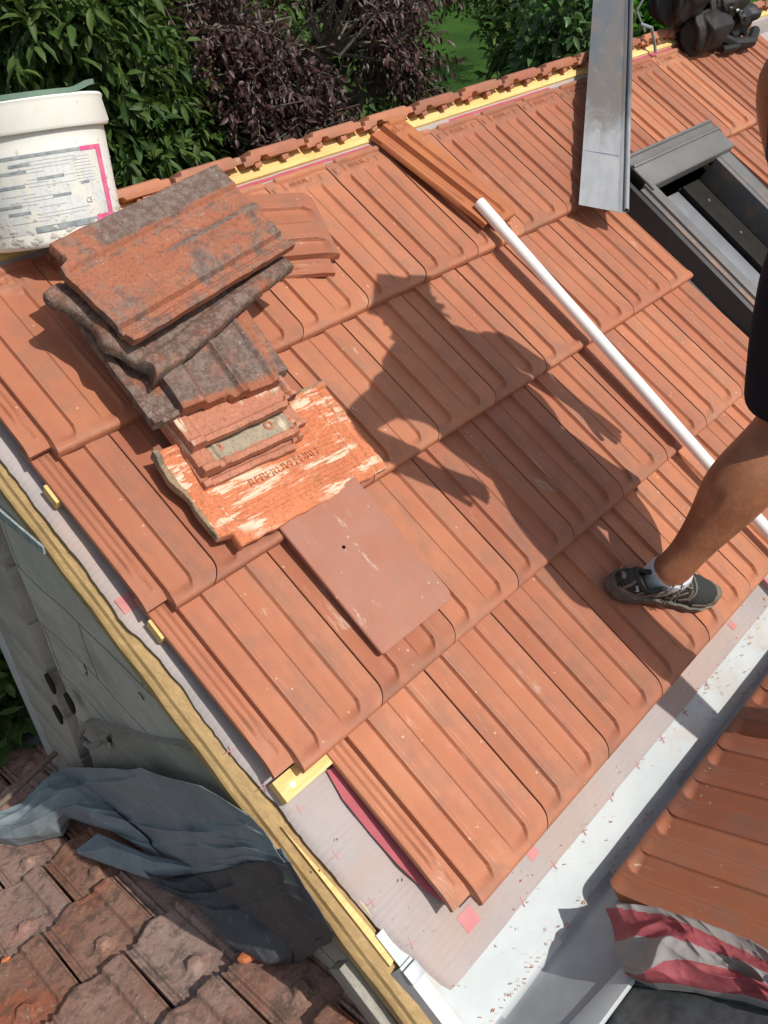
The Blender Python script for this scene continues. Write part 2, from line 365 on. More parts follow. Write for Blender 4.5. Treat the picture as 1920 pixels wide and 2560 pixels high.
def skin():
    n = NT('tanned_skin'); f = n.noise(240, 3, .7); m = n.noise(14, 6, .7)
    c = n.mix(n.ramp(m, .35, .65), (.37, .155, .078), (.27, .105, .050))
    hair = n.noise(420, 2, .6, (1.6, 1.6, .25)); c = n.mix(n.ramp(hair, .50, .62, 0, .45), c, (.13, .065, .04))
    n.b.inputs['Subsurface Weight'].default_value = .08; n.b.inputs['Subsurface Radius'].default_value = (.01, .004, .002)
    return n.done(c, .5, .4, bump=f, bs=.15, bd=.0008)
M['skin'] = skin()
def cloth(name, a, b, sc=30):
    n = NT(name); m = n.noise(sc, 5, .6); w = n.noise(500, 2); c = n.mix(m, a, b); return n.done(c, .9, .15, bump=n.math('ADD', m, w), bs=.4, bd=.003)
M['shorts'] = cloth('dark_blue_shorts', (.010, .012, .020), (.018, .020, .030))
M['shirt'] = cloth('dark_tshirt', (.03, .03, .035), (.05, .05, .055))
M['hair'] = cloth('dark_hair', (.02, .014, .01), (.04, .03, .02))
M['sock'] = cloth('white_sock', (.70, .72, .78), (.78, .79, .82))
M['shoe_mesh'] = simple('dark_shoe_mesh', (.014, .016, .016), (.045, .050, .048), .8, .3, 0, 380, .8, .001)
M['shoe_leather'] = simple('worn_shoe_overlay', (.12, .098, .078), (.18, .145, .11), .65, .3, 0, 60, .4, .001, (.20, .15, .11))
M['shoe_sole'] = simple('dusty_sole', (.16, .145, .12), (.10, .092, .078), .8, .2, 0, 40, .5, .001, (.24, .20, .15))
M['lace'] = simple('grey_lace', (.14, .13, .11), (.2, .18, .15), .8)
M['logo'] = simple('light_grey_print', (.55, .55, .55), (.6, .6, .6), .6)

def leafmat(name, a, b, tr=.25, rough=.42, spec=.45):
    n = NT(name); g = n.t.nodes.new('ShaderNodeNewGeometry'); r = g.outputs['Random Per Island']
    c = n.mix(r, a, b); n.done(c, rough, spec)
    t = n.t.nodes.new('ShaderNodeBsdfTranslucent'); n.L(n.mix(.5, c, (b[0] * 1.6, b[1] * 1.7, b[2] * .7)), t.inputs[0])
    mx = n.t.nodes.new('ShaderNodeMixShader'); mx.inputs[0].default_value = tr
    out = n.t.nodes['Material Output']; n.L(n.b.outputs[0], mx.inputs[1]); n.L(t.outputs[0], mx.inputs[2]); n.L(mx.outputs[0], out.inputs[0])
    return n.m
M['laurel'] = leafmat('laurel_leaf', (.022, .058, .012), (.085, .140, .030), .22, .55, .3)
M['plum'] = leafmat('purple_leaf', (.026, .011, .012), (.080, .038, .034), .15, .45, .4)
M['bamboo'] = leafmat('bright_green_leaf', (.07, .24, .022), (.13, .36, .035), .3)
M['apple'] = leafmat('grey_green_leaf', (.05, .115, .035), (.11, .19, .075), .25)
M['bark'] = simple('grey_bark', (.10, .085, .06), (.17, .15, .11), .9, sc=60, bs=.6)
M['bark_dark'] = simple('dark_bark', (.05, .035, .03), (.085, .06, .05), .9, sc=60, bs=.6)
def lawn():
    n = NT('lawn'); f = n.noise(14, 6, .75); m = n.noise(.8, 4); c = n.mix(n.ramp(m, .3, .7), (.022, .060, .008), (.040, .100, .014)); c = n.mix(n.ramp(f, .5, .7, 0, .5), c, (.03, .05, .01))
    return n.done(c, .95, .1, bump=f, bs=1, bd=.05)
M['lawn'] = lawn()
M['crumb'] = simple('orange_tile_crumbs', (.62, .20, .08), (.50, .15, .06), .8)
M['shaving'] = simple('pale_wood_shaving', (.80, .60, .34), (.72, .5, .26), .7)
M['black_mark'] = simple('black_grit', (.03, .03, .03), (.06, .05, .05), .8)

exec_order = []
# ================================================================== NEW ROOF TILES
TL = 0.445   # tile length
def pat(q, y):
    """relief across one half pitch (q in 0..0.5 pitch), y = distance from nose in m"""
    s = np.clip(1 - y / .050, 0, 1); qw = .246 - .085 * s * s
    fade = sstep(.012, .034, y) * (1 - sstep(TL - .068, TL - .050, y))
    pan = (.35 * sstep(0, .02, q) + .65 * sstep(0, .20, q)) * (1 - sstep(qw - .007, qw + .006, q))
    mid = sstep(.33, .40, q)
    z = -.0100 * pan * fade - .0016 * mid * sstep(.015, .05, y) - .0010 * sstep(.275, .290, q) * fade
    z += .0006 * np.exp(-((q - .315) / .010) ** 2) * fade
    return z
def tile_mesh(name, x0=0.0, x1=1.0, verge=False, mat=None, cutL=None, cutR=None, y0=0.0, y1=TL, head=True):
    """x in pitch units; left part (x<x0) slips under the neighbour; verge adds the stepped flange"""
    xs = []
    b = x0
    if verge: xs += list(np.linspace(x0 - .205, x0 - .004, 22)) + [x0 + .0, x0 + .012]
    elif cutL is None: xs += [x0 - .09, x0 - .05, x0 - .002, x0 + .006, x0 + .012]
    xs += list(np.linspace(x0 + .02, x1 - .02, int((x1 - x0) * 130)))
    xs += [x1 - .012, x1 - .008]
    xs = np.array(sorted(xs))
    if cutL is not None: xs = xs[xs > cutL]; xs[0] = cutL
    if cutR is not None: xs = xs[xs < cutR]; xs[-1] = cutR
    ys = [0, .0012, .003, .006, .010] + list(np.linspace(.015, .065, 14)) + list(np.linspace(.08, TL - .08, 14)) + list(np.linspace(TL - .07, TL, 20))
    ys = np.array([v for v in ys if y0 - 1e-9 <= v <= y1 + 1e-9])
    if y0 > 0: ys = np.concatenate([[y0], ys])
    if y1 < TL: ys = np.concatenate([ys, [y1]])
    nx, ny = len(xs), len(ys); X, Y = np.meshgrid(xs, ys)
    q = np.mod(X, .5); rel = pat(q, Y)
    tilt = .0205 - Y * (.0205 / G)
    nose = -.0050 * (1 - np.clip(Y / .006, 0, 1)) ** 2 - .0022 * (1 - np.clip(Y / .03, 0, 1)) ** 2
    Z = tilt + rel + nose
    under = (X < x0 + .004)
    if verge:
        t = (x0 - X) / .205
        fl = -.0175 - .004 * t
        fl = fl + .0035 * np.exp(-((t - .30) / .05) ** 2) + .0035 * np.exp(-((t - .62) / .05) ** 2) + .003 * np.exp(-((t - .93) / .06) ** 2)
        gr = sstep(.06, .10, Y) * (1 - sstep(TL - .05, TL - .02, Y))
        fl = -.0175 - .004 * t + (fl + .0175 + .004 * t) * gr
        # little zig-zag drain ornament near the lower end
        orn = np.exp(-((t - (.35 + .28 * sstep(.075, .100, Y))) / .05) ** 2) * (Y > .03) * (Y < .13)
        fl = fl + .0025 * orn
        Z = np.where(X <= x0 - .003, tilt + fl, Z)
        rel = np.where(X <= x0 - .003, -.004, rel)
    elif cutL is None:
        Z = np.where(under, Z - .012, Z)
    # rounded seam corners: everything bends left near the nose
    s = np.clip(1 - Y / .046, 0, 1); sh = -.115 * s ** 2.4
    body = np.ones_like(X)
    if verge: sh = sh * sstep(x0 - .02, x0 + .5, X) ; sh = np.where(X < x0 + .02, -.02 * s ** 2, sh)
    Xw = X + sh
    if cutL is not None: Xw = np.where(X <= cutL + 1e-6, X, Xw)
    if cutR is not None: Xw = np.where(X >= cutR - 1e-6, X, Xw)
    Yl = Y.copy()
    if verge: # flange ends a little above the nose
        Yl = np.where(X < x0 - .003, Y * (TL - .026) / TL + .026, Y)
    # head fittings: upstand ridge and lug box
    if head and y1 >= TL:
        fx = np.clip((X - x0) / (x1 - x0), 0, 1)
        Z += .009 * sstep(TL - .014, TL - .010, Y) * sstep(.16, .18, fx) * (1 - sstep(.985, .995, fx))
        box = sstep(TL - .050, TL - .046, Y) * (1 - sstep(TL - .020, TL - .016, Y)) * sstep(.20, .23, fx) * (1 - sstep(.70, .73, fx))
        Z += .0055 * box - .004 * sstep(TL - .042, TL - .038, Y) * (1 - sstep(TL - .026, TL - .022, Y)) * sstep(.25, .28, fx) * (1 - sstep(.64, .66, fx))
        Z += .0045 * sstep(TL - .052, TL - .046, Y) * (sstep(.04, .05, fx) * (1 - sstep(.12, .14, fx)) + sstep(.78, .80, fx) * (1 - sstep(.90, .93, fx))) * (1 - sstep(TL - .03, TL - .024, Y))
    Z = Z + .0006 * (vnoise(X * 9, Y * 40, 3) - .5)
    top = np.stack([Xw * P, Yl, Z], -1).reshape(-1, 3)
    bot = top.copy(); bt = (tilt - .0215).ravel()
    bot[:, 2] = np.minimum(bt, top[:, 2] - .006)
    if verge:
        m = (X < x0 - .003).ravel(); bot[m, 2] = top[m, 2] - .0075
        m2 = (X < x0 - .18).ravel(); bot[m2, 2] = top[m2, 2] - .014
    V, F = close_grid(top, nx, ny, bottom=bot)
    at = np.concatenate([rel.ravel(), np.full(nx * ny, -.004)])
    return mesh(name, V, F, mat or M['tile'], True, attr=at, angle=50)

def text_mesh(name, body, size, mat, depth=.0006):
    cu = bpy.data.curves.new(name, 'FONT'); cu.body = body; cu.size = size; cu.extrude = depth; cu.align_x = 'CENTER'; cu.align_y = 'CENTER'
    o = bpy.data.objects.new(name, cu); col.objects.link(o)
    dg = bpy.context.evaluated_depsgraph_get(); me = bpy.data.meshes.new_from_object(o.evaluated_get(dg))
    bpy.data.objects.remove(o); bpy.data.curves.remove(cu)
    me.materials.clear(); me.materials.append(mat); me.name = name; return me
emb = text_mesh('embossed_lettering', 'HY10 FL', .017, M['tile'], .0006)
emb.transform(Matrix.Translation((.455 * P, TL - .032, .0175 - .0035 + .0205 - TL * .0205 / G - .0085)))

T_full = tile_mesh('roof_tile'); T_full.name = 'roof_tile'
T_verge = tile_mesh('verge_tile', verge=True)
T_half = tile_mesh('half_verge_tile', .5, 1.0, verge=True)
T_half.transform(Matrix.Translation((-.5 * P, 0, 0)))
ordn = ['first', 'second', 'third', 'fourth', 'fifth', 'sixth', 'seventh', 'eighth', 'ninth', 'tenth', 'eleventh', 'twelfth', 'thirteenth', 'fourteenth', 'fifteenth', 'sixteenth', 'seventeenth', 'eighteenth', 'nineteenth', 'twentieth']
course = ['ridge course', 'second course', 'third course', 'lowest course']
GR = 'new clay tiles laid on the main slope'
for v in range(4):
    start = [0, 0, 0, .5][v]
    u = start; k = 0
    stop = [17, 9.05, 13, 13][v]
    while u < stop - .01:
        me = T_full; nm = 'roof_tile'; w = 1.0
        extra = ''
        if k == 0:
            me, w = (T_half, .5) if v == 1 else (T_verge, 1.0); nm = 'verge_tile'
        if v == 1 and u >= 8.4: me = tile_mesh('cut_tile', mat=M['tile'], cutR=.55); nm = 'cut_tile'; w = 1.0
        if v == 2 and u > 8.9:
            if u < 12: u += 1; k += 1; continue
        if v == 2 and abs(u - 8) < .1: pass
        if v == 0 and 9 <= u < 12.0: me = tile_mesh('cut_tile', mat=M['tile'], y0=(.02 if u < 10 else .045) + .0, y1=TL) if u < 11.9 else T_full; nm = 'cut_tile'
        if v == 3 and 9.4 < u: u += 1; k += 1; continue
        lift = .0015 * (rng.random() - .2)
        o = link(nm, me, mw=roofmat(u * P + .0012 * (rng.random() - .5), v * G, lift, R(.25) * (rng.random() - .5)))
        if nm == 'verge_tile': lab = ('orange half verge tile' if v == 1 else 'orange verge tile with side flange') + ' starting the ' + course[v]
        elif nm == 'cut_tile': lab = 'cut orange tile at the roof window, %s of the %s' % (ordn[k], course[v])
        else: lab = 'orange ribbed clay tile, %s from the left in the %s' % (ordn[k], course[v])
        tag(o, lab, 'roof tile', GR)
        if v == 0 and k > 0 or v == 0:
            if me in (T_full, T_verge) or nm == 'cut_tile':
                child('embossed_lettering', emb, o)
        u += w; k += 1

for v in (1, 2):
    for k in range(6):
        o = link('roof_tile', T_full, mw=roofmat((12.6 + (0 if v == 1 else .5) + k) * P, v * G, 0)); tag(o, 'orange ribbed clay tile right of the roof window, %s from it in the %s' % (ordn[k], course[v].replace(' below the ridge', '')), 'roof tile', GR)
# row of tiles on the far slope, heads standing proud of the ridge
RD = -.50
def far_tile():
    mb = MB()
    # slab with interlocking step, seen from the head; local x along ridge, y = down the far slope, z = up
    L = TL; w = P
    t0 = .0
    prof = [(0, .010), (.010, .010), (.012, .018), (.030, .018), (.034, .026), (w - .030, .026), (w - .026, .021), (w - .004, .021), (w - .004, .009), (w - .026, .009), (w - .032, .003), (.085, .004), (.078, .013), (.060, .013), (.052, .003), (.032, .002), (.026, -.001), (0, -.001)]
    n = len(prof); V = []
    for y in (0, .012, L):
        dz = -.004 if y == 0 else 0
        V += [(x, y, z * 1.35 + (dz if z > .008 else 0)) for x, z in prof]
    F = [tuple(range(n))]
    for r in range(2):
        for i in range(n): F.append((r * n + i, (r + 1) * n + i, (r + 1) * n + (i + 1) % n, r * n + (i + 1) % n))
    F.append(tuple(2 * n + i for i in range(n - 1, -1, -1)))
    mb.add(V, F)
    for x in (.036, .128):
        mb.box((x, .006, -.010), (x + .022, .026, .004))
    return mb.build('far_slope_tile', M['tile'], angle=30, bevel=.0015)
FT = far_tile()
Yf = np.array([0, math.cos(R(30)), -math.sin(R(30))]); Zf = np.array([0, math.sin(R(30)), math.cos(R(30))])
for k in range(20):
    a = -.03 + k * P * 1.0
    o = link('ridge_edge_tile', FT, mw=mat4((1, 0, 0), Yf, Zf, W(a, RD + .012, .026)) @ Matrix.Rotation(R(.5) * (rng.random() - .5), 4, 'Z'))
    tag(o, 'orange tile head of the far slope standing along the ridge, %s from the left end' % ordn[k], 'roof tile', 'tile heads of the far slope along the ridge')
# ridge batten (yellow)
mb = MB(); fr = roofmat(0, 0, 0)
mb.box((-.06, .468, -.070), (4.6, .520, .000), fr=fr)
o = link('ridge_batten', mb.build('ridge_batten', M['pine'], bevel=.002)); tag(o, 'fresh yellow pine batten running along the ridge under the tile heads', 'batten')

# ------------------------------------------------------------------ roof deck membrane
def memb_h(a, d):
    a = np.asarray(a, float); d = np.asarray(d, float)
    h = -.0600 + .008 * (vnoise(a * 9, d * 7, 1) - .5) * (a < .5) + .003 * (vnoise(a * 30, d * 25, 2) - .5) + .006 * (vnoise(a * 3, d * 22, 4) - .5) * (a < .35) * (d > .7)
    return h + .052 * (1 - sstep(-.448, -.432, d))
def memb_edge(d):
    return np.interp(d, [-.53, .20, .34, .42, .62, .76, .98, 1.10, 1.205], [-.070, -.074, -.076, -.060, -.064, -.056, -.047, -.035, -.012])
def membrane_sheet():
    mb = MB()
    def patch(a0, a1, d0, d1, na, nd):
        D = np.linspace(d0, d1, nd); T = np.linspace(0, 1, na) ** 1.8; DD, TT = np.meshgrid(D, T, indexing='ij')
        e = memb_edge(DD) + .005 * (vnoise(DD * 22, DD * 0, 5) - .5) + .0025 * (vnoise(DD * 80, DD * 0, 6) - .5) if a0 is None else np.full_like(DD, a0)
        AA = e + (a1 - e) * TT; H = memb_h(AA, DD)
        if a0 is None: H = H - .008 * np.clip(1 - (AA - e) / .02, 0, 1) ** 2
        top = np.array([W(a, d, h) for a, d, h in zip(AA.ravel(), DD.ravel(), H.ravel())]); bot = top - N1 * .002
        V, F = close_grid(top, na, nd, bottom=bot); mb.add(V, F)
    patch(None, 1.95, -.53, 1.205, 90, 190); patch(1.95, 4.6, -.53, -.10, 20, 30)
    return mb
mb = membrane_sheet()
def strip(mb, pts, w, m, na=2, up=.0008):
    """flat print following the membrane through (a,d) points"""
    for (a0, d0), (a1, d1) in zip(pts[:-1], pts[1:]):
        t = np.array([a1 - a0, d1 - d0]); ln = np.linalg.norm(t); t = t / ln; nrm = np.array([-t[1], t[0]]) * w / 2; k = max(2, int(ln / .006)); kk = max(2, int(w / .006)); top = []
        for u_ in np.linspace(-1, 1, kk):
            for s_ in np.linspace(0, 1, k):
                a = a0 + (a1 - a0) * s_ + nrm[0] * u_; d = d0 + (d1 - d0) * s_ + nrm[1] * u_; top.append(W(a, d, float(memb_h(a, d)) + up))
        top = np.array(top); V, F = close_grid(top, k, kk, bottom=top - N1 * .0012); mb.add(V, F, m)
for (x, y) in [(645, 1748), (725, 1848), (805, 1948), (887, 2038), (1130, 1948), (1198, 1868), (1262, 1795), (1320, 1722), (1378, 1652), (1432, 1596), (1481, 1538), (1530, 1480), (1480, 1400), (500, 1620), (572, 1700)]:
    p = to_adh(onroof(x, y, -.058)); a, d = p[0], p[1]; r = .0095; ang = R(12 + rng.uniform(-8, 8)); ca, sa = math.cos(ang), math.sin(ang)
    strip(mb, [(a - r * ca, d - r * sa), (a + r * ca, d + r * sa)], .0012, 2); strip(mb, [(a + r * sa, d - r * ca), (a - r * sa, d + r * ca)], .0012, 2, up=.0009)
for (x, y, w, l) in [(1012, 1985, .036, .034), (1152, 1842, .026, .022), (1582, 1350, .020, .022), (1655, 1258, .03, .03)]:
    p = to_adh(onroof(x, y, -.058)); strip(mb, [(p[0] - w / 2, p[1]), (p[0] + w / 2, p[1])], l, 2)
strip(mb, [(-.066, .300), (-.02, .300)], .034, 2)
strip(mb, [(.55, -.459), (1.27, -.457)], .010, 1); strip(mb, [(1.62, -.457), (2.15, -.456)], .011, 1); strip(mb, [(2.5, -.459), (3.2, -.458)], .014, 1)
o = link('roofing_membrane', mb.build('roofing_membrane', [M['membrane'], M['pink'], M['pinkfaint']], angle=40))
tag(o, 'grey underlay sheet with pink crosses beneath the tiles along the verge and gutter', 'roof membrane')
fl = [(706, 1665), (740, 1725), (800, 1800), (860, 1868), (920, 1925), (978, 1962)]
V = []
for i, (x, y) in enumerate(fl):
    p = to_adh(onroof(x, y, -.050)); w = .012 + .010 * math.sin(i / 5 * math.pi)
    for j in range(6): V.append(W(p[0] + j / 5 * (w + .04), p[1] + .002 * j, -.050 + .007 * math.sin(j / 5 * math.pi)))
V, F = close_grid(np.array(V), 6, len(fl), bottom=np.array(V) - N1 * .0015)
o = link('underlay_flap', mesh('underlay_flap', V, F, M['pink'])); tag(o, 'pink edged flap of underlay along the left side of the lowest verge tile', 'membrane strip')

# ------------------------------------------------------------------ deck body (timber under the membrane) and rafter
mb = MB(); mb.box((-.04, -1.20, -.20), (1.95, .53, -.068), fr=fr); mb.box((1.95, .10, -.20), (4.6, .53, -.068), fr=fr); mb.box((2.68, -1.2, -.20), (4.6, .0999, -.068), fr=fr)
o = link('roof_deck', mb.build('roof_deck', M['pine'])); tag(o, 'timber roof deck under the grey underlay of the main slope', 'roof deck')
mb = MB()
nseg = 40
L0, L1 = -1.36, .55
V = []
for i in range(nseg + 1):
    y = L0 + (L1 - L0) * i / nseg; wv = .0015 * math.sin(i * 1.7)
    for (x, z) in [(-.099, -.124), (-.098 + wv, -.102), (-.094 + wv, -.097), (-.088, -.094), (-.084, -.086 + wv), (-.066, -.079), (-.045, -.080), (-.045, -.225)]: V.append(tuple(fr @ Vector((x, y, z))))
n = 8; F = [tuple(range(n - 1, -1, -1)), tuple(nseg * n + k for k in range(n))]
for i in range(nseg):
    for k in range(n): F.append((i * n + k, i * n + (k + 1) % n, (i + 1) * n + (k + 1) % n, (i + 1) * n + k))
mb.add(V, F)
o = link('verge_rafter', mb.build('verge_rafter', M['rafter'], angle=25)); tag(o, 'long brown treated timber rafter along the left verge of the roof', 'rafter')
mb = MB()  # freshly sawn wedge on top of the rafter near the gutter
mb.prism([(-.066, -1.105), (-.050, -1.10), (-.058, -.95), (-.070, -.80)], -.082, -.070, fr=fr)
o = link('wood_wedge', mb.build('wood_wedge', M['pine'], bevel=.001)); tag(o, 'pale sawn pine wedge on the rafter by the gutter corner', 'wood strip')
# batten ends
for (a, d, l, hh, lab) in [(-.05, .735, .16, .030, 'yellow batten end with a screw and knot below the third verge tile'), (-.050, .363, .10, .028, 'splintered yellow batten end under the half verge tile'), (-.052, .030, .08, .028, 'yellow batten end poking out beside the half verge tile')]:
    mb = MB(); mb.box((0, -.040, -.052), (l, .004, -.052 + hh), fr=roofmat(a, d, -.0015))
    o = link('tile_batten', mb.build('tile_batten', M['pine'], bevel=.0015)); tag(o, lab, 'batten', 'yellow batten ends at the verge')
    if d > .7:
        mb = MB(); f2 = roofmat(a + .028, d + .022, -.0015 - .052 + hh)
        mb.prism([(.005 * math.cos(t), .005 * math.sin(t)) for t in np.linspace(0, 2 * math.pi, 13)[:-1]], -.001, .0008, fr=f2)
        mb.box((-.0025, -.0005, .0008), (.0025, .0005, .0014), 0, f2)
        s = link('screw_head', mb.build('screw_head', M['steel'])); s.parent = o
# block under rafter lower left
mb = MB(); mb.box((-.118, -1.215, -.215), (-.094, -1.06, -.15), fr=fr)
o = link('wood_block', mb.build('wood_block', M['board'], bevel=.002)); tag(o, 'short pale timber block nailed under the rafter end', 'wood block')

# ------------------------------------------------------------------ zinc valley gutter
def ruled(name, prof, xa, xb, nseg, mats, mi, thick=.0016, wob=.0):
    """prof: list of world (y,z); extrude in x, closed sheet"""
    V = []; n = len(prof); xs = np.linspace(xa, xb, nseg)
    for x in xs:
        for j, (y, z) in enumerate(prof): V.append((x, y + wob * (vnoise(x * 12, j, 9) - .5), z + wob * .5 * (vnoise(x * 7, j, 4) - .5)))
    V = np.array(V); pr = np.array(prof); t = np.gradient(pr, axis=0); nn = np.stack([-t[:, 1], t[:, 0]], 1); nn /= np.linalg.norm(nn, axis=1)[:, None]
    off = np.tile(np.concatenate([np.zeros((n, 1)), nn * thick], 1), (nseg, 1))
    VV, F = close_grid(V, n, nseg, bottom=V + off); m = []
    return VV, F
g0 = W(0, 1.05, -.064); g1 = W(0, 1.295, -.064)
q3 = P3 - N3 * .045
prof = [(g0[1], g0[2]), (W(0, 1.20, -.063)[1], W(0, 1.20, -.063)[2]), (W(0, 1.26, -.063)[1], W(0, 1.26, -.063)[2]), (g1[1], g1[2]), (g1[1] - .012, g1[2] - .003), (g1[1] - .028, g1[2] + .010), (g1[1] - .16, g1[2] + .010 + .132 * math.tan(T3)), (g1[1] - .40, g1[2] + .010 + .372 * math.tan(T3))]
V, F = ruled('g', prof, -.055, 2.6, 60, None, None, wob=.004)
nF = len(F); mi = []
for f in F:
    yy = np.mean([V[i][1] for i in f]); mi.append(0 if yy > g1[1] - .006 else 1)  # far face takes grey zinc as painted shade, split at the valley fold
gut = link('valley_gutter', mesh('valley_gutter', V, F, [M['zinc_white'], M['zinc']], True, mi, angle=60))
tag(gut, 'white metal valley gutter, far face greyed as shade, running below the lowest tile course', 'gutter')
mb = MB()   # upturned left end of the gutter against the rafter
def gp(a, d, h): return W(a, d, h)
V = [gp(-.058, 1.115, -.060), gp(-.030, 1.115, -.060), gp(-.030, 1.42, -.060), gp(-.058, 1.42, -.060), gp(-.074, 1.115, -.085), gp(-.088, 1.42, -.14)]
V2 = [v - N1 * .002 for v in V]
mb.add(V + V2, [(0, 3, 2, 1), (0, 4, 5, 3), (6, 7, 8, 9), (6, 9, 11, 10), (4, 10, 11, 5), (1, 2, 8, 7)])
o = child('gutter_end', mb.build('gutter_end', M['zinc']), gut)
mb = MB(); mb.box((-.060, -1.150, -.062), (-.028, -1.122, -.052), fr=fr); child('fixing_clip', mb.build('fixing_clip', M['zinc'], bevel=.002), gut)
mb = MB()
yb = g1[1] - .33; zb = g1[2] + .05
V = [onroof(1225, 2212, -.03), onroof(1365, 2085, -.03), onroof(1385, 2095, -.03), onroof(1330, 2212, -.03), onroof(1262, 2212, -.04)]
def on3_(x, y, h): return onplane(x, y, P3 + N3 * h, N3)
A0 = on3_(1205, 2235, -.018); A1 = on3_(1350, 2080, -.018); B1 = on3_(1368, 2112, -.006); B0 = on3_(1262, 2255, -.006)
mb.add([A0, A1, B1, B0] + [p - N3 * .01 for p in (A0, A1, B1, B0)], [(0, 3, 2, 1), (4, 5, 6, 7), (0, 1, 5, 4), (1, 2, 6, 5), (2, 3, 7, 6), (3, 0, 4, 7)])
child('gutter_fold', mb.build('gutter_fold', M['zinc_white'], bevel=.002), gut)
# lead sheet bottom right
mb = MB()
pts = [(1255, 2300), (1372, 2110), (1500, 2130), (1720, 2185), (1800, 2400)]
V = [on3_(x, y, -.020) for x, y in pts]; mb.add(V + [p - N3 * .004 for p in V], [tuple(range(4, -1, -1)), tuple(range(5, 10))] + [(i, (i + 1) % 5, (i + 1) % 5 + 5, i + 5) for i in range(5)])
V = [on3_(x, y, -.016) for x, y in [(1366, 2112), (1500, 2128), (1720, 2182), (1718, 2192), (1500, 2142), (1362, 2124)]]
mb.add(V + [p - N3 * .003 for p in V], [tuple(range(5, -1, -1)), tuple(range(6, 12))] + [(i, (i + 1) % 6, (i + 1) % 6 + 6, i + 6) for i in range(6)])
o = link('lead_sheet', mb.build('lead_sheet', M['lead'], bevel=.001)); tag(o, 'dark grey metal sheet lying in the bottom right corner', 'metal sheet')

# ------------------------------------------------------------------ opposite slope with its new tiles
T_grazed = T_full.copy(); T_grazed.transform(Matrix.Diagonal((1, 1, 1.35, 1))); T_grazed.materials.clear(); T_grazed.materials.append(M['tile_grazed']); T_grazed.name = 'opposite_roof_tile'
k = 0
for r in range(2):
    for i in range(5):
        x = .32 + P + (i + (.5 if r else 0)) * P
        if r and i == 0:
            me = tile_mesh('half_tile_opp', 0, 1.0, mat=M['tile_grazed'], cutL=.5); xx = .32 + P
            # half tile closes the edge
            o = link('roof_tile', me, mw=mat4((-1, 0, 0), U3, N3, P3 + np.array([.32 + .5 * P - .32 + .5 * P, 0, 0]) + U3 * G * r))
            tag(o, 'shade-toned half tile at the left edge of the second course on the opposite slope', 'roof tile', 'new clay tiles on the opposite slope'); 
        o = link('roof_tile', T_grazed, mw=mat4((-1, 0, 0), U3, N3, np.array([x, P3[1], P3[2]]) + U3 * G * r))
        tag(o, 'shade-toned tile on the opposite slope, %s from its left in its %s course' % (ordn[i], ordn[r]), 'roof tile', 'new clay tiles on the opposite slope')
mb = MB(); f3 = mat4((-1, 0, 0), U3, N3, P3 - N3 * .02); mb.box((-1.6, .03, -.03), (-.06, .9, -.006), fr=f3)
o = link('opposite_deck', mb.build('opposite_deck', M['dark'])); tag(o, 'dark boarding beneath the shade-toned tiles of the opposite slope', 'roof deck')

# ================================================================== LOOSE TILES AND THE OLD STACK
def old_tile(name, L, Wd, zf, mats, thick=.014, nx=110, ny=80, jag=.004, seed=0, mf=None, sf=None, cut=None):
    """x along length (0..L), y across (0..Wd)"""
    X, Y = np.meshgrid(np.linspace(0, L, nx), np.linspace(0, Wd, ny))
    Z = zf(X, Y) + .0012 * (vnoise(X * 90, Y * 90, seed) - .5) + .0008 * (vnoise(X * 300, Y * 300, seed + 1) - .5)
    e = np.minimum(np.minimum(X, L - X), np.minimum(Y, Wd - Y)); rim = np.clip(1 - e / .006, 0, 1)
    Z -= .003 * rim ** 2
    jag = jag * .35; jx = jag * (vnoise(Y * 40, X * 0, seed + 3) - .5) + jag * .15 * (vnoise(Y * 200, X * 0, seed + 6) - .5)
    jy = jag * .7 * (vnoise(X * 50, Y * 0, seed + 4) - .5)
    Xj = X + jx * (np.abs(X / L - .5) * 2) ** 8 * np.sign(X - L / 2) * 2; Yj = Y + jy * (np.abs(Y / Wd - .5) * 2) ** 8 * np.sign(Y - Wd / 2) * 2
    if cut is not None: Xj, Yj = cut(X, Y, Xj, Yj)
    top = np.stack([Xj - L / 2, Yj - Wd / 2, Z], -1).reshape(-1, 3)
    bot = top.copy(); bot[:, 2] = np.minimum(Z.ravel() - thick, 0.004 * vnoise(X * 30, Y * 30, seed + 9).ravel() - .002)
    bot[:, 2] = np.minimum(bot[:, 2], top[:, 2] - .006)
    V, F = close_grid(top, nx, ny, bottom=bot); mi = [0] * len(F)
    if mf is not None:
        for i, f in enumerate(F):
            c = np.mean(V[list(f)], axis=0); mi[i] = mf(c[0] + L / 2, c[1] + Wd / 2, i < (nx - 1) * (ny - 1))
    at = np.zeros(len(V)) if sf is None else np.concatenate([sf(X, Y).ravel()] * 2)
    return mesh(name, V, F, mats, True, mi, attr=at, angle=45)
def g(x, m, w): return np.exp(-((x - m) / w) ** 2)
def pl(x, a, b, w=.004): return sstep(a - w, a + w, x) * (1 - sstep(b - w, b + w, x))

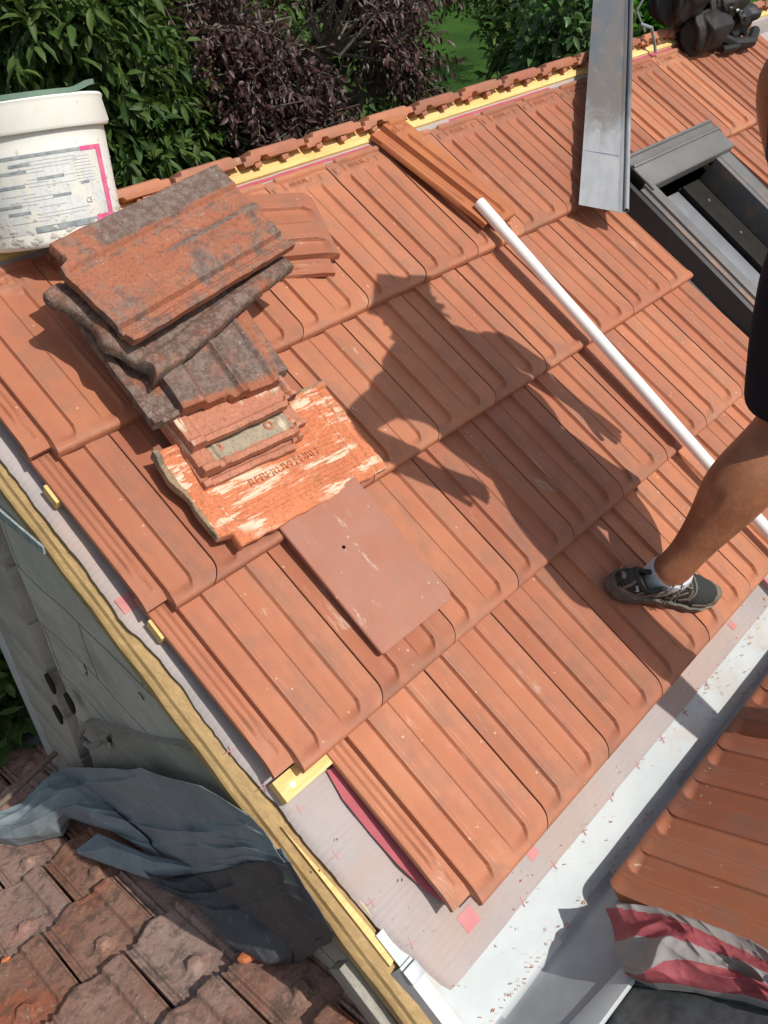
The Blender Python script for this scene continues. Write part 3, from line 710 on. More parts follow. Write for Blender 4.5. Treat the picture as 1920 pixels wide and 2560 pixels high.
def z_top(X, Y):   # broad pan with a sooty raised band, a short centre rib and a double side channel
    z = .016 + .010 * pl(Y, .182, .26, .006) + .011 * g(Y, .118, .012) * sstep(.12, .25, X) - .012 * pl(Y, .022, .040, .004) + .004 * pl(Y, -.01, .012, .003)
    z += .004 * pl(X, -.01, .012, .004) * (1 - pl(Y, .182, .26)) + .004 * g(Y, .065, .01) * sstep(.05, .12, X)
    z += .006 * pl(Y, .150, .176, .006) * 0
    return z
def cut_top(X, Y, Xj, Yj):  # notched left end
    sh = .022 * pl(Y, .196, .27, .003) * sstep(.09, 0, X); return Xj + .022 * pl(Y, .196, .27, .003) * np.clip(1 - X / .06, 0, 1), Yj
stackgrp = 'old weathered tiles stacked on the left of the main slope'
def put(name, me, a, d, h, rot=0, tx=0, ty=0, **kw):
    o = link(name, me, mw=roofmat(a, d, h, R(rot), R(tx), R(ty))); tag(o, **kw); return o
NTP = lambda lab: dict(label=lab, cat='roof tile', group=stackgrp)
put('old_tile', old_tile('old_tile_top', .470, .245, z_top, [M['old_red']], seed=11, cut=cut_top,
    sf=lambda X, Y: np.maximum.reduce([.85 * sstep(.180, .192, Y) * sstep(.02, .16, X), .95 * g(Y, .121, .008) * sstep(.14, .26, X), .45 * g(Y, .150, .03) * sstep(.25, .40, X), .6 * g(Y, .17, .008), .5 * g(X, .03, .02) * g(Y, .05, .03)])),
    .385, -.205, .188, 9, 3, 1, **NTP('red and sooty old tile lying across the top of the stack'))
# dark tile with a rolled wavy left edge
def z_roll(X, Y):
    z = .014 + .013 * np.sqrt(np.clip(1 - ((X - .020) / .026) ** 2, 0, 1)) + .012 * np.sqrt(np.clip(1 - ((Y - .018) / .026) ** 2, 0, 1)) * (1 - pl(X, -.1, .0))
    return z + .006 * g(Y, .12, .02)
def cut_roll(X, Y, Xj, Yj):
    wv = .009 * np.sin(Y / .24 * 2 * math.pi * 1.7) + .004 * np.sin(Y * 95)
    return Xj + (wv) * np.clip(1 - X / .10, 0, 1), Yj - .003 * np.clip(1 - Y / .05, 0, 1) * np.sin(X * 14)
put('old_tile', old_tile('old_tile_rolled', .46, .262, z_roll, [M['old_black']], thick=.016, seed=21, cut=cut_roll, jag=.005, sf=lambda X, Y: .35 * vnoise(X * 12, Y * 12, 5) - .1), .372, -.168, .138, 14, 2, 0, **NTP('blackened old tile with a wavy rolled edge second from the top of the stack'))
# sooty two-pan tile, nose towards the viewer
def z_pan(X, Y):   # here x along slope, y across
    return .018 - .008 * pl(Y, .052, .112, .004) - .008 * pl(Y, .135, .205, .004) + .006 * g(Y, .117, .003) + .006 * g(Y, .128, .003) - .014 * pl(Y, .030, .040, .003) + .010 * pl(Y, .212, .27, .004) - .012 * pl(Y, -.01, .030, .003) + .004 * pl(X, -.01, .020, .004) * 0
def cut_pan(X, Y, Xj, Yj): return Xj + .018 * pl(Y, -.01, .030, .002) * np.clip(1 - X / .05, 0, 1) + .010 * pl(Y, .15, .28, .003) * np.clip(1 - X / .05, 0, 1), Yj
put('old_tile', old_tile('old_tile_pans', .40, .262, z_pan, [M['old_red']], thick=.028, seed=31, cut=cut_pan, jag=.003,
    sf=lambda X, Y: .72 * sstep(.03, .05, Y) * (1 - .9 * g(X, .0, .015)) + .1 * sstep(.20, .22, Y)), .350, -.095, .112, 85 , 0, -1, **NTP('sooty old tile with two pans third from the top of the stack'))
# three flat old tiles whose lower edges step out underneath
def z_flat(X, Y): return .010 + .010 * pl(Y, -.01, .014, .003) + .010 * pl(Y, .232, .27, .003) + .008 * pl(X, -.01, .014, .003) + .003 * g(Y, .05, .006)
def cut_flat(X, Y, Xj, Yj): return Xj + .014 * pl(Y, -.01, .026, .002) * np.clip(1 - X / .05, 0, 1), Yj
def z_frame(X, Y): return .008 + .013 * pl(Y, .225, .27, .003) + .012 * pl(X, -.01, .016, .003) + .006 * pl(Y, .20, .21, .002) + .006 * pl(Y, .03, .038, .003)
me = old_tile('old_tile_edge', .40, .262, z_flat, [M['old_pale'], M['old_black']], thick=.010, seed=41, cut=cut_flat, mf=lambda x, y, t: 1 if (not t and y < .02) else 0)
put('old_tile', me, .325, -.042, .078, 87, 0, 1, **NTP('reddish flat old tile fourth from the top of the stack'))
me2 = old_tile('old_tile_holes', .40, .262, z_frame, [M['old_pale'], M['old_grey']], thick=.010, seed=51, cut=cut_flat, mf=lambda x, y, t: 1 if (x > .02 and x < .1 and y > .03 and y < .22) else 0)
o = put('old_tile', me2, .322, .010, .054, 86, 0, 1, **NTP('greyish framed old tile with two nail holes fifth from the top of the stack'))
for yy in (.075, .20):
    mb = MB(); ring = [(.011 * math.cos(t), .011 * math.sin(t)) for t in np.linspace(0, 2 * math.pi, 17)[:-1]]
    V = []; 
    for r, z in ((.0115, 0), (.0095, .003), (.0062, .0032), (.0045, -.001)): V += [(r * math.cos(t), r * math.sin(t), z) for t in np.linspace(0, 2 * math.pi, 17)[:-1]]
    F = [(a * 16 + k, a * 16 + (k + 1) % 16, (a + 1) * 16 + (k + 1) % 16, (a + 1) * 16 + k) for a in range(3) for k in range(16)] + [tuple(48 + k for k in range(16))]
    mb.add(V, F); child('nail_ring', mb.build('nail_ring', M['old_pale']), o, Matrix.Translation((.045 - .20, yy - .131, .0085)))
me3 = old_tile('old_tile_low', .40, .25, z_flat, [M['old_pale']], thick=.012, seed=61, cut=cut_flat, jag=.006)
put('old_tile', me3, .312, .030, .036, 85, 0, 1, **NTP('thin reddish old tile with a broken lower edge sixth from the top of the stack'))
# extra dark side of the stack on the left
me4 = old_tile('old_tile_back', .34, .25, z_flat, [M['old_black']], thick=.012, seed=71, cut=cut_flat, jag=.004)
put('old_tile', me4, .272, -.085, .096, 88, 1, 0, **NTP('dark old tile showing only its left edge in the middle of the stack'))
# orange tile lying upside down under everything
def z_under(X, Y):
    inner = pl(X, .065, .365, .003) * pl(Y, .030, .215, .003)
    ribs = .0016 * np.sin(Y / .0105 * 2 * math.pi) * inner
    fan = .003 * (pl(X, .030, .036, .002) + pl(X, .046, .052, .002)) * pl(Y, .03, .2) + .004 * pl(X, .375, .381, .002) * pl(Y, .03, .22)
    z = .012 + ribs - .002 * inner + fan + .007 * pl(Y, .228, .26, .003) + .010 * pl(X, -.01, .010, .004) + .005 * pl(X, .405, .44, .004) - .004 * pl(Y, .10, .14) * pl(X, -.01, .02)
    return z
def cut_under(X, Y, Xj, Yj): return Xj + (.030 * pl(Y, -.01, .03, .004) + .008 * np.sin(Y * 55) * .4) * np.clip(1 - X / .07, 0, 1) - .010 * pl(Y, .14, .26, .02) * np.clip(1 - X / .07, 0, 1), Yj
o = put('upturned_old_tile', old_tile('upturned', .43, .245, z_under, [M['old_orange'], M['old_edge']], nx=170, ny=150, thick=.012, seed=81, cut=cut_under, jag=.008,
    mf=lambda x, y, t: 1 if x < .005 or (y > .238 and x > .3) else 0), .343, .238, .030, -3, 1, 2,
    label='bright orange tile lying upside down with lime streaks and stamped letters', cat='roof tile')
for body, x, y, sz, rot in (('REBERUVFEUBLE', .225, .105, .026, 180), ('TUILERIE', .392, .13, .018, 90)):
    t = text_mesh('stamped_lettering', body, sz, M['old_orange'], .00025)
    child('stamped_lettering', t, o, Matrix.Translation((x - .215, y - .1225, .0125)) @ Matrix.Rotation(R(rot - 180), 4, 'Z'))
# smooth flat tile with a nail hole
mb = MB()
w, l = .212, .330
poly = []
for cx, cy, a0, r in ((w / 2 - .022, -l / 2 + .022, -90, .022), (w / 2 - .004, l / 2 - .004, 0, .004), (-w / 2 + .004, l / 2 - .004, 90, .004), (-w / 2 + .006, -l / 2 + .006, 180, .006)):
    poly += [(cx + r * math.cos(R(a0 + t)), cy + r * math.sin(R(a0 + t))) for t in np.linspace(0, 90, 7)]
bm = bmesh.new(); vs = [bm.verts.new((x, y, 0)) for x, y in poly]; hr = [bm.verts.new((-.022 + .0042 * math.cos(t), .052 + .0042 * math.sin(t), 0)) for t in np.linspace(0, 2 * math.pi, 13)[:-1]]
es = [bm.edges.new((vs[i], vs[(i + 1) % len(vs)])) for i in range(len(vs))] + [bm.edges.new((hr[i], hr[(i + 1) % 12])) for i in range(12)]
bmesh.ops.triangle_fill(bm, edges=es, use_beauty=True)
ex = bmesh.ops.extrude_face_region(bm, geom=bm.faces[:]); bmesh.ops.translate(bm, verts=[v for v in ex['geom'] if isinstance(v, bmesh.types.BMVert)], vec=(0, 0, .010))
bmesh.ops.recalc_face_normals(bm, faces=bm.faces)
bmesh.ops.bevel(bm, geom=[e for e in bm.edges if e.is_manifold and e.calc_face_angle(0) > 1 and e.calc_length() > .004 or (e.is_manifold and e.calc_face_angle(0) > 1 and abs(e.verts[0].co.x) > .05)], offset=.0015, segments=2, affect='EDGES')
me = bpy.data.meshes.new('flat_tile'); bm.to_mesh(me); bm.free(); me.materials.append(M['tile_flat']); me.polygons.foreach_set('use_smooth', [True] * len(me.polygons)); me.set_sharp_from_angle(angle=R(30))
a = me.attributes.new('relief', 'FLOAT', 'POINT'); a.data.foreach_set('value', np.zeros(len(me.vertices), dtype=np.float32))
put('flat_tile', me, .362, .515, .0235, 0, 0, -2, label='smooth flat brownish tile with a nail hole lying loose on the ribbed tiles', cat='flat tile')
# new verge tile lying under the right of the stack
def retile(me, m): q = me.copy(); q.materials.clear(); q.materials.append(m); return q
put('loose_verge_tile', T_verge, .862, -.150, .026, 70, 0, 3, label='new orange verge tile lying askew under the right side of the old stack', cat='roof tile')
put('loose_verge_tile', retile(T_half, M['tile_orange']), 1.392, -.040, .040, 9, 0, 8, label='bright orange narrow verge tile lying loose near the ridge by the white pole', cat='roof tile')
# broken clay scraps on the old roof
# ------------------------------------------------------------------ white pole
mb = MB(); A = W(1.372, -.125, .056); B = W(1.292, 1.75, .052); t = (B - A) / np.linalg.norm(B - A)
mb.tube([A, A + t * .0015, A + t * .004, A + t * .10, A + t * .1005, A + t * .1012, B], [.012, .0155, .0168, .0168, .0168, .0158, .0158], 28)
o = link('white_pole', mb.build('white_pole', M['white_plastic'], angle=50)); tag(o, 'long white plastic pole lying down the slope behind the leg', 'pole')
# ------------------------------------------------------------------ zinc sheet
BL_, BR_, TL_, TR_ = onroof(1250, 443, .052), onroof(1350, 458, .088), onroof(1285, 0, .075), onroof(1357, 0, .105)
A = (BL_ + BR_) / 2; dirv = (TL_ + TR_) / 2 - A; ex = dirv / np.linalg.norm(dirv); ey0 = BL_ - BR_; w0 = .160; ey = ey0 - np.dot(ey0, ex) * ex; ey /= np.linalg.norm(ey); nz = np.cross(ex, ey)
nx, ny = 80, 30; Ls = 2.35
print('sheet width', np.linalg.norm(BL_ - BR_), np.linalg.norm(TL_ - TR_)); w0 = float(np.linalg.norm(BL_ - BR_))
X, Y = np.meshgrid(np.linspace(0, Ls, nx), np.linspace(-w0 / 2, w0 / 2, ny))
sk = np.dot(BL_ - A, ex); Xs = X + (sk * Y / (w0 / 2)) * (1 - X / Ls); Z = .002 * (vnoise(X * 4, Y * 8, 2) - .5) * 2 + .003 * np.sin(Y / w0 * 2.2) - .006 * pl(Y, -w0 / 2 + .016, -w0 / 2 + .020, .003)
top = np.stack([Xs, Y, Z], -1).reshape(-1, 3); V, F = close_grid(top, nx, ny, thick=.0012)
sh = link('zinc_sheet', mesh('zinc_sheet', V, F, M['sheet'], angle=30), mw=mat4(ex, ey, nz, A)); tag(sh, 'long narrow grey zinc strip lying diagonally over the ridge', 'metal strip')
mb = MB(); n = 16; V = []; 
for x in np.linspace(-sk + .004, Ls, 12):
    V += [(x, -w0 / 2 - .003 + .0075 * math.cos(t), .003 + .0075 * math.sin(t)) for t in np.linspace(0, 2 * math.pi, n + 1)[:-1]]
    V += [(x, -w0 / 2 - .003 + .0062 * math.cos(t), .003 + .0062 * math.sin(t)) for t in np.linspace(0, 2 * math.pi, n + 1)[:-1]]
F = []
for i in range(11):
    for k in range(n):
        k2 = (k + 1) % n; F.append((i * 2 * n + k, i * 2 * n + k2, (i + 1) * 2 * n + k2, (i + 1) * 2 * n + k)); F.append((i * 2 * n + n + k2, i * 2 * n + n + k, (i + 1) * 2 * n + n + k, (i + 1) * 2 * n + n + k2))
for k in range(n): F.append((k, n + k, n + (k + 1) % n, (k + 1) % n))
mb.add(V, F); child('rolled_edge', mb.build('rolled_edge', M['sheet']), sh)
mb = MB(); q_ = [(.262 - sk * .6, -w0 / 2 + .022), (.2632 - sk * .6, -w0 / 2 + .022), (.2632 + sk * .9, w0 / 2 - .006), (.262 + sk * .9, w0 / 2 - .006)]; mb.prism(q_, .0022, .0032); child('marking_line', mb.build('marking_line', simple('blue_marker', (.06, .05, .20), (.12, .1, .3)), smooth=False), sh)

# ================================================================== ROOF WINDOW
rw = empty('roof_window', mw=roofmat(1.985, .965, -.006)); tag(rw, 'black and grey roof window frame standing open without its sash', 'roof window')
f0 = Matrix.Identity(4)
wid, top_y = .60, .99      # local y up-slope, origin bottom-left of frame
def part(name, mb, mat, bevel=.0015, parent=None, angle=30): return child(name, mb.build(name, mat, bevel=bevel, angle=angle), parent or rw)
mb = MB()  # left flashing: sloping black skirt and upstand
V = []
for y in (-.5, top_y - .01): V += [(-.085, y, -.020), (-.040, y, .004), (-.022, y, .066), (-.012, y, .072), (-.012, y, .066), (-.018, y, .0), (-.04, y, -.008), (-.085, y, -.026)]
mb.add(V, [(7, 6, 5, 4, 3, 2, 1, 0), tuple(range(8, 16))] + [(i, (i + 1) % 8, (i + 1) % 8 + 8, i + 8) for i in range(8)])
part('side_flashing', mb, M['window_black'], 0)
mb = MB()
V = []
for y in (-.5, top_y - .01): V += [(wid + .07, y, -.02), (wid + .02, y, .0), (wid + .01, y, .06), (wid, y, .06), (wid, y, -.02)]
mb.add(V, [tuple(range(5)), tuple(range(9, 4, -1))] + [(i + 5, (i + 1) % 5 + 5, (i + 1) % 5, i) for i in range(5)]); part('side_flashing', mb, M['window_black'], 0)
mb = MB(); mb.box((-.010, -.5, -.06), (.014, top_y - .09, .078)); part('outer_frame', mb, M['window_grey'])
mb = MB(); mb.box((.012, .32, .050), (.050, top_y - .082, .084)); mb.box((.012, .32, .0835), (.054, top_y - .082, .087)); r_ = part('cover_strip', mb, M['window_grey'])
mb = MB(); mb.box((.018, -.5, .030), (.024, .34, .074)); mb.box((.028, -.5, .020), (.032, .34, .066)); mb.box((.036, -.5, .020), (.040, .34, .060)); part('seal_rail', mb, M['window_rail'], .001)
mb = MB()
mb.prism([(.030, .318), (.052, .322), (.062, .300), (.074, .296), (.078, .284), (.068, .280), (.060, .286), (.052, .272), (.062, .258), (.074, .262), (.080, .248), (.064, .240), (.052, .226), (.030, .230)], .062, .070); part('lock_bracket', mb, M['steel'], .001)
mb = MB(); mb.box((.045, -.5, -.14), (.060, top_y - .1, -.010)); part('inner_frame', mb, M['dark'], .002)  # coloured near-black to keep the opening looking unlit
# sash rail seen inside on the right
mb = MB(); mb.box((.225, -.5, -.030), (.325, top_y - .11, -.022)); mb.box((.225, -.5, -.10), (.230, top_y - .11, -.022)); part('sash_rail', mb, M['window_rail'])
mb = MB(); mb.box((.335, -.5, -.04), (.350, top_y - .11, -.005)); part('sash_gasket', mb, M['dark'])
mb = MB(); mb.box((.352, -.5, -.06), (.500, top_y - .10, -.030)); sp = part('sash_panel', mb, M['dark'])  # near-black colour paints the darkness of the opening
for yy in (.80, .64, .50):
    mb = MB(); mb.tube([(.44, yy, -.031), (.44, yy, -.026)], [.006, .005], 12); part('screw', mb, M['window_grey'], 0, sp)
mb = MB(); pts = [(.46 + .012 * math.sin(t * 2), .50 - t * .05, -.005 + .012 * math.sin(t * 3)) for t in np.linspace(0, 3.2, 16)]; mb.tube(pts, .003, 8); mb.tube([(p[0] + .02, p[1] + .01, p[2]) for p in pts], .003, 8); part('cable', mb, M['window_rail'], 0)
mb = MB(); mb.box((.505, -.5, -.04), (.535, top_y - .10, .060)); mb.box((.530, -.5, .052), (.600, top_y - .08, .062)); part('right_rail', mb, M['window_grey'])
# head cover
mb = MB()
V = []
pr = [(top_y - .100, .058), (top_y - .100, .100), (top_y - .094, .106), (top_y - .020, .104), (top_y - .019, .112), (top_y - .012, .114), (top_y - .008, .106), (top_y + .020, .100), (top_y + .022, .112), (top_y + .030, .112), (top_y + .030, .060), (top_y + .030, .01)]
n = len(pr)
for x in (.030, wid + .005): V += [(x, y, z * .84) for y, z in pr]
mb.add(V, [tuple(range(n)), tuple(range(2 * n - 1, n - 1, -1))] + [(i + n, (i + 1) % n + n, (i + 1) % n, i) for i in range(n)])
part('head_cover', mb, M['window_grey'], .0015)
mb = MB(); mb.box((.018, top_y - .115, .002), (.027, top_y + .026, .090)); part('cover_end_cap', mb, M['window_black'])
mb = MB(); mb.box((-.03, -.55, -.55), (wid + .05, top_y, -.54)); mb.box((-.04, -.55, -.55), (-.03, top_y, -.07)); mb.box((wid + .05, -.55, -.55), (wid + .06, top_y, -.07)); mb.box((-.04, top_y, -.55), (wid + .06, top_y + .01, -.03)); part('loft_lining', mb, M['dark'], 0)  # lining coloured near-black for the unlit interior
mb = MB(); mb.box((.14, -.55, -.20), (.20, top_y, -.12)); part('loft_beam', mb, M['rafter'], .002)

# ================================================================== BUCKET
BX, BY, BZ = .284, .385, .232
bk = empty('bucket', (BX, BY, BZ)); tag(bk, 'white mortar-splashed plastic bucket with a pink bordered label on the ridge', 'bucket')
zax = Vector((.085, .285, .95)).normalized(); bk.rotation_euler = zax.to_track_quat('Z', 'Y').to_matrix().to_euler(); bk.scale = (.97, .97, 1.16)
bm_ = mat4(Vector((0, 1, 0)).cross(zax).normalized(), zax.cross(Vector((0, 1, 0)).cross(zax).normalized()), zax, (BX, BY, BZ)); bk.rotation_euler = bm_.to_euler()
def rad_at(z): return .143 + .018 * z / .235
Hb = .228
prof = [(0, .0), (.136, .0), (.143, .006)] + [(rad_at(z), z) for z in np.linspace(.01, .178, 10)] + [(rad_at(.18) + .001, .180), (rad_at(.18) + .010, .181), (rad_at(.2) + .012, .186), (rad_at(.2) + .010, .222), (rad_at(.2) + .013, Hb), (rad_at(.2) + .009, Hb + .004), (rad_at(.2) + .001, Hb), (rad_at(.2) - .002, .20), (.14, .02), (0, .018)]
nn = 96; V = []; F = []
for r, z in prof:
    for k in range(nn):
        t = 2 * math.pi * k / nn; rr = r + (.0012 * math.sin(3 * t) if z > .19 else 0); V.append((rr * math.cos(t), rr * math.sin(t), z))
for i in range(len(prof) - 1):
    for k in range(nn): F.append((i * nn + k, i * nn + (k + 1) % nn, (i + 1) * nn + (k + 1) % nn, (i + 1) * nn + k))
me = mesh('tub', V, F, M['bucket'], angle=40); child('tub', me, bk)
def wrap(name, th0, th1, z0, z1, mat, off=.0008, parent=bk, n=24):
    """patch on the bucket wall: angles in degrees (from -y axis, + to the right)"""
    V = []; ts = np.linspace(th0, th1, n)
    for o_ in (off, off - .0006):
        for z in (z0, z1):
            for t in ts: r = rad_at(z) + o_; a = R(t - 90); V.append((r * math.cos(a), r * math.sin(a), z))
    F = [(k, k + 1, n + k + 1, n + k) for k in range(n - 1)] + [(2 * n + k + 1, 2 * n + k, 3 * n + k, 3 * n + k + 1) for k in range(n - 1)]
    return V, F
lb = MB()
lb.add(*wrap('l', -75, 33, .026, .150, None), m=0)
lb.add(*wrap('l', 10, 33, .143, .150, None, .0016), m=1); lb.add(*wrap('l', 26.5, 33, .034, .1435, None, .0016, n=6), m=1); lb.add(*wrap('l', 12, 34, .024, .038, None, .0016), m=1)
lb.add(*wrap('l', -75, 10, .144, .149, None, .0016), m=2); lb.add(*wrap('l', -40, 12, .026, .036, None, .0017), m=2)
for (a0, a1, z) in [(-28, -8, .108), (-20, -6, .078), (-60, -34, .122), (-62, -38, .100), (-46, -30, .132), (4, 12, .092), (-70, -45, .070), (-58, -40, .058)]: lb.add(*wrap('l', a0, a1, z, z + .0045, None, .0017, n=6), m=2)
for z in np.arange(.044, .14, .0055):
    if rng.random() < .8: 
        a0 = -60 + rng.random() * 30; lb.add(*wrap('l', a0, a0 + 20 + rng.random() * 25, z, z + .0008, None, .0014, n=10), m=3)
for z in np.arange(.095, .138, .005): lb.add(*wrap('l', 2, 22 - rng.random() * 6, z, z + .0008, None, .0014, n=8), m=3)
child('label', lb.build('label', [M['label'], M['label_pink'], M['label_grey'], simple('label_faint_ink', (.42, .42, .42), (.55, .55, .55))]), bk)
ce = text_mesh('ce_mark', 'CE', .012, M['label_grey'], .0003)
a = R(8 - 90); r = rad_at(.062) + .0018
child('ce_mark', ce, bk, mat4((-math.sin(a), math.cos(a), 0), (0, 0, 1), (math.cos(a), math.sin(a), 0), (r * math.cos(a), r * math.sin(a), .064)))
mb = MB()   # mortar splashes
for i in range(150):
    t = R(-90 + rng.uniform(-80, 60)); z = abs(rng.normal(0, .05)) + .006
    if z > .17: continue
    r = rad_at(z) + .0006; s_ = rng.uniform(.0015, .006) * (1.6 if z < .04 else .8)
    c = np.array([r * math.cos(t), r * math.sin(t), z]); tx = np.array([-math.sin(t), math.cos(t), 0]); nrm = np.array([math.cos(t), math.sin(t), 0]); k = 7
    ring = [c + tx * s_ * rng.uniform(.6, 1.5) * math.cos(q) + np.array([0, 0, 1]) * s_ * rng.uniform(.5, 1) * math.sin(q) for q in np.linspace(0, 2 * math.pi, k + 1)[:-1]]
    mb.add(ring + [c + nrm * s_ * .35], [(j, (j + 1) % k, k) for j in range(k)])
mo = child('mortar_splashes', mb.build('mortar_splashes', M['mortar']), bk); mo['kind'] = 'stuff'
mb = MB()
V = []
for k, t in enumerate(np.linspace(-100, 40, 20)):
    a = R(t - 90); r = rad_at(.2) + .012
    lift = .0 + .012 * sstep(10, 40, t)
    for (dr, dz) in ((0, .003), (0, .011), (-.010, .011), (-.010, .003)): V.append(((r + dr) * math.cos(a), (r + dr) * math.sin(a), Hb + dz + lift))
F = [(i * 4 + k, i * 4 + (k + 1) % 4, (i + 1) * 4 + (k + 1) % 4, (i + 1) * 4 + k) for i in range(19) for k in range(4)] + [(0, 1, 2, 3), (79, 78, 77, 76)]
mb.add(V, F); o = link('plastic_trim', mb.build('plastic_trim', M['green_plastic']), mw=bk.matrix_basis.copy()); tag(o, 'dull green plastic strip lying on the bucket rim', 'plastic strip')

# ================================================================== WALLS, BOARD, OLD ROOF
def rough_slab(name, p0, u, v, L1_, L2_, nu, nv, thick, mat, amp=.006, seed=0, fu=None):
    u = np.array(u, float); v = np.array(v, float); w = np.cross(u, v); w /= np.linalg.norm(w)
    A, B = np.meshgrid(np.linspace(0, L1_, nu), np.linspace(0, L2_, nv)); Hh = amp * (vnoise(A * 9, B * 9, seed) - .5) + amp * .5 * (vnoise(A * 40, B * 40, seed + 1) - .5)
    if fu is not None: A, B, Hh = fu(A, B, Hh)
    top = (np.array(p0) + A[..., None] * u + B[..., None] * v + Hh[..., None] * w).reshape(-1, 3); bot = top - w * thick - (Hh.reshape(-1, 1) * w)
    V, F = close_grid(top, nu, nv, bottom=bot); return mesh(name, V, F, mat, angle=40)
# gable wall: plane x = -.098, top edge follows the rafter. corners in (y,z)
def gable():
    V = []; yz = []
    nu, nv = 90, 60
    Y, T = np.meshgrid(np.linspace(.262, -1.25, nu), np.linspace(0, 1, nv))
    ztop = -(-Y / c28) * s28 / 1.0
    # point on main plane above Y: d = -(Y)/c28 for h=0 ; rafter underside h=-.235 (vertical drop /c28)
    zt = Y * math.tan(TH) - .112 / c28; zb = P2[2] + (P2[1] - Y) * math.tan(PH) - .1
    zb = np.minimum(zb, zt - .02)
    Z = zt * (1 - T) + zb * T
    Xw = -.066 - .006 * sstep(.6, .3, (zt - Z)) * (vnoise(Y * 3, Z * 3, 5)) - .003 * (vnoise(Y * 12, Z * 12, 3)) - .004 * np.clip((vnoise(Y * 4 + Z * 2, Z * 1.2, 8) - .5) * 4, -1, 1) * .5
    Yj = Y + .006 * (vnoise(Z * 30, Y * 0, 2) - .5) * (Y > .25)
    top = np.stack([Xw, Yj, Z], -1).reshape(-1, 3); bot = top.copy(); bot[:, 0] = .03
    V, F = close_grid(top, nu, nv, bottom=bot); return mesh('gable_wall', V, F, M['render'], angle=50)
o = link('gable_wall', gable()); tag(o, 'light grey cement smeared block gable wall below the rafter', 'wall')
# thin cracks on it
mb = MB()
for (x0, y0, x1, y1) in [(317, 1601, 325, 1640), (353, 1790, 365, 1835), (183, 1435, 190, 1460), (300, 1495, 312, 1512)]:
    a_ = onplane(x0, y0, (-.078, 0, 0), (1, 0, 0)); b_ = onplane(x1, y1, (-.078, 0, 0), (1, 0, 0)); q = [a_ + (b_ - a_) * t + np.array([0, .004 * math.sin(t * 9) + .003 * math.sin(t * 31), 0]) for t in np.linspace(0, 1, 9)]
    mb.tube(q, .0013, 5)
crk = link('wall_crack', mb.build('wall_crack', M['dark'])); crk.parent = o
# block pillar behind with dark discs for shaded hollows, pale plaster corner
def xw(x, y, X=-.13): return onplane(x, y, (X, 0, 0), (1, 0, 0))
mb = MB()
zt0, zb0 = -.10, -1.85
hbh = .20; y0_, y1_ = .302, .60
z = zb0; r_i = 0
bp = empty('block_pillar', (-.1, .45, zb0)); tag(bp, 'grey hollow block masonry pillar at the left beyond the rendered wall', 'pillar')
while z < zt0:
    mb = MB(); inset = .004 * rng.random(); mb.box((-.085 - inset - .0, y0_ + .004 * rng.random(), z + .004), (.10, y1_, z + hbh - .003)); 
    me = mb.build('masonry_block', M['block'], bevel=.006)
    b = child('masonry_block', me, bp); b.matrix_parent_inverse = Matrix.Translation(bp.location).inverted()
    z += hbh; r_i += 1
for (yy, zz) in [tuple(onplane(x_, y_, (-.0935, 0, 0), (1, 0, 0))[1:]) for x_, y_ in ((124, 1545), (150, 1520), (108, 1478))]:
    mb = MB(); V = []
    for xx, sc_ in ((-.094, 1.0), (-.088, 1.0)):
        V += [(xx, yy + .020 * sc_ * math.cos(t) * (1 + .2 * math.sin(3 * t)), zz + .040 * sc_ * math.sin(t)) for t in np.linspace(0, 2 * math.pi, 17)[:-1]]
    mb.add(V, [tuple(range(16)), tuple(range(31, 15, -1))] + [(k, 16 + k, 16 + (k + 1) % 16, (k + 1) % 16) for k in range(16)])
    b = child('hollow_shade', mb.build('hollow_shade', M['dark']), bp); b.matrix_parent_inverse = Matrix.Translation(bp.location).inverted()  # flat dark disc on the face paints the shade inside a hollow
mb = MB(); mb.box((-.080, .60, zb0), (.10, .715, -.9))
me = mb.build('plaster_corner', M['plaster'], bevel=.008); b = child('plaster_corner', me, bp); b.matrix_parent_inverse = Matrix.Translation(bp.location).inverted()
# loose cement rubble plane at pillar foot + hook
mb = MB(); pA = xw(168, 1575, -.15); 
# board standing along the wall foot
bd0 = onplane(178, 1562, (-.092, 0, 0), (1, 0, 0)); bd1 = onplane(458, 1628, (-.092, 0, 0), (1, 0, 0))
q4 = [onplane(x, y, (-.092, 0, 0), (1, 0, 0)) for x, y in ((178, 1562), (434, 1628), (524, 1766), (212, 1690))]
A, B = np.meshgrid(np.linspace(0, 1, 70), np.linspace(0, 1, 24)); top = (q4[0][None, None] * ((1 - A) * (1 - B))[..., None] + q4[1][None, None] * (A * (1 - B))[..., None] + q4[2][None, None] * (A * B)[..., None] + q4[3][None, None] * ((1 - A) * B)[..., None])
top[..., 0] -= .003 * (vnoise(A * 14, B * 10, 3) - .5); top[..., 2] += .004 * np.sin(A * 9) * (1 - B); top = top.reshape(-1, 3); V, F = close_grid(top, 70, 24, bottom=top + np.array([.024, 0, 0]))
me = mesh('foot_plank', V, F, M['board'], angle=40)
o = link('foot_plank', me); tag(o, 'grey weathered plank standing on edge along the foot of the rendered wall', 'plank')
mb = MB(); h0 = xw(170, 1580, -.16)
pts = [onplane(*q, (-.125, 0, 0), (1, 0, 0)) for q in ((178, 1570), (174, 1585), (186, 1604), (196, 1612), (212, 1606), (222, 1590), (236, 1592), (240, 1610))]
mb.tube(pts, .009, 8); o = link('iron_hook', mb.build('iron_hook', M['iron'])); tag(o, 'bent iron hook gripping the end of the grey plank', 'hook')
# iron rod lying on the old roof
mb = MB(); q0 = onplane(158, 1590, P2 + N2 * .16, N2); q1 = onplane(-60, 1795, P2 + N2 * .04, N2)
mb.tube([q0, q1], .010, 8); o = link('iron_rod', mb.build('iron_rod', M['rust'])); tag(o, 'thin rusty rod leaning across the old tiles at the far left', 'rod')
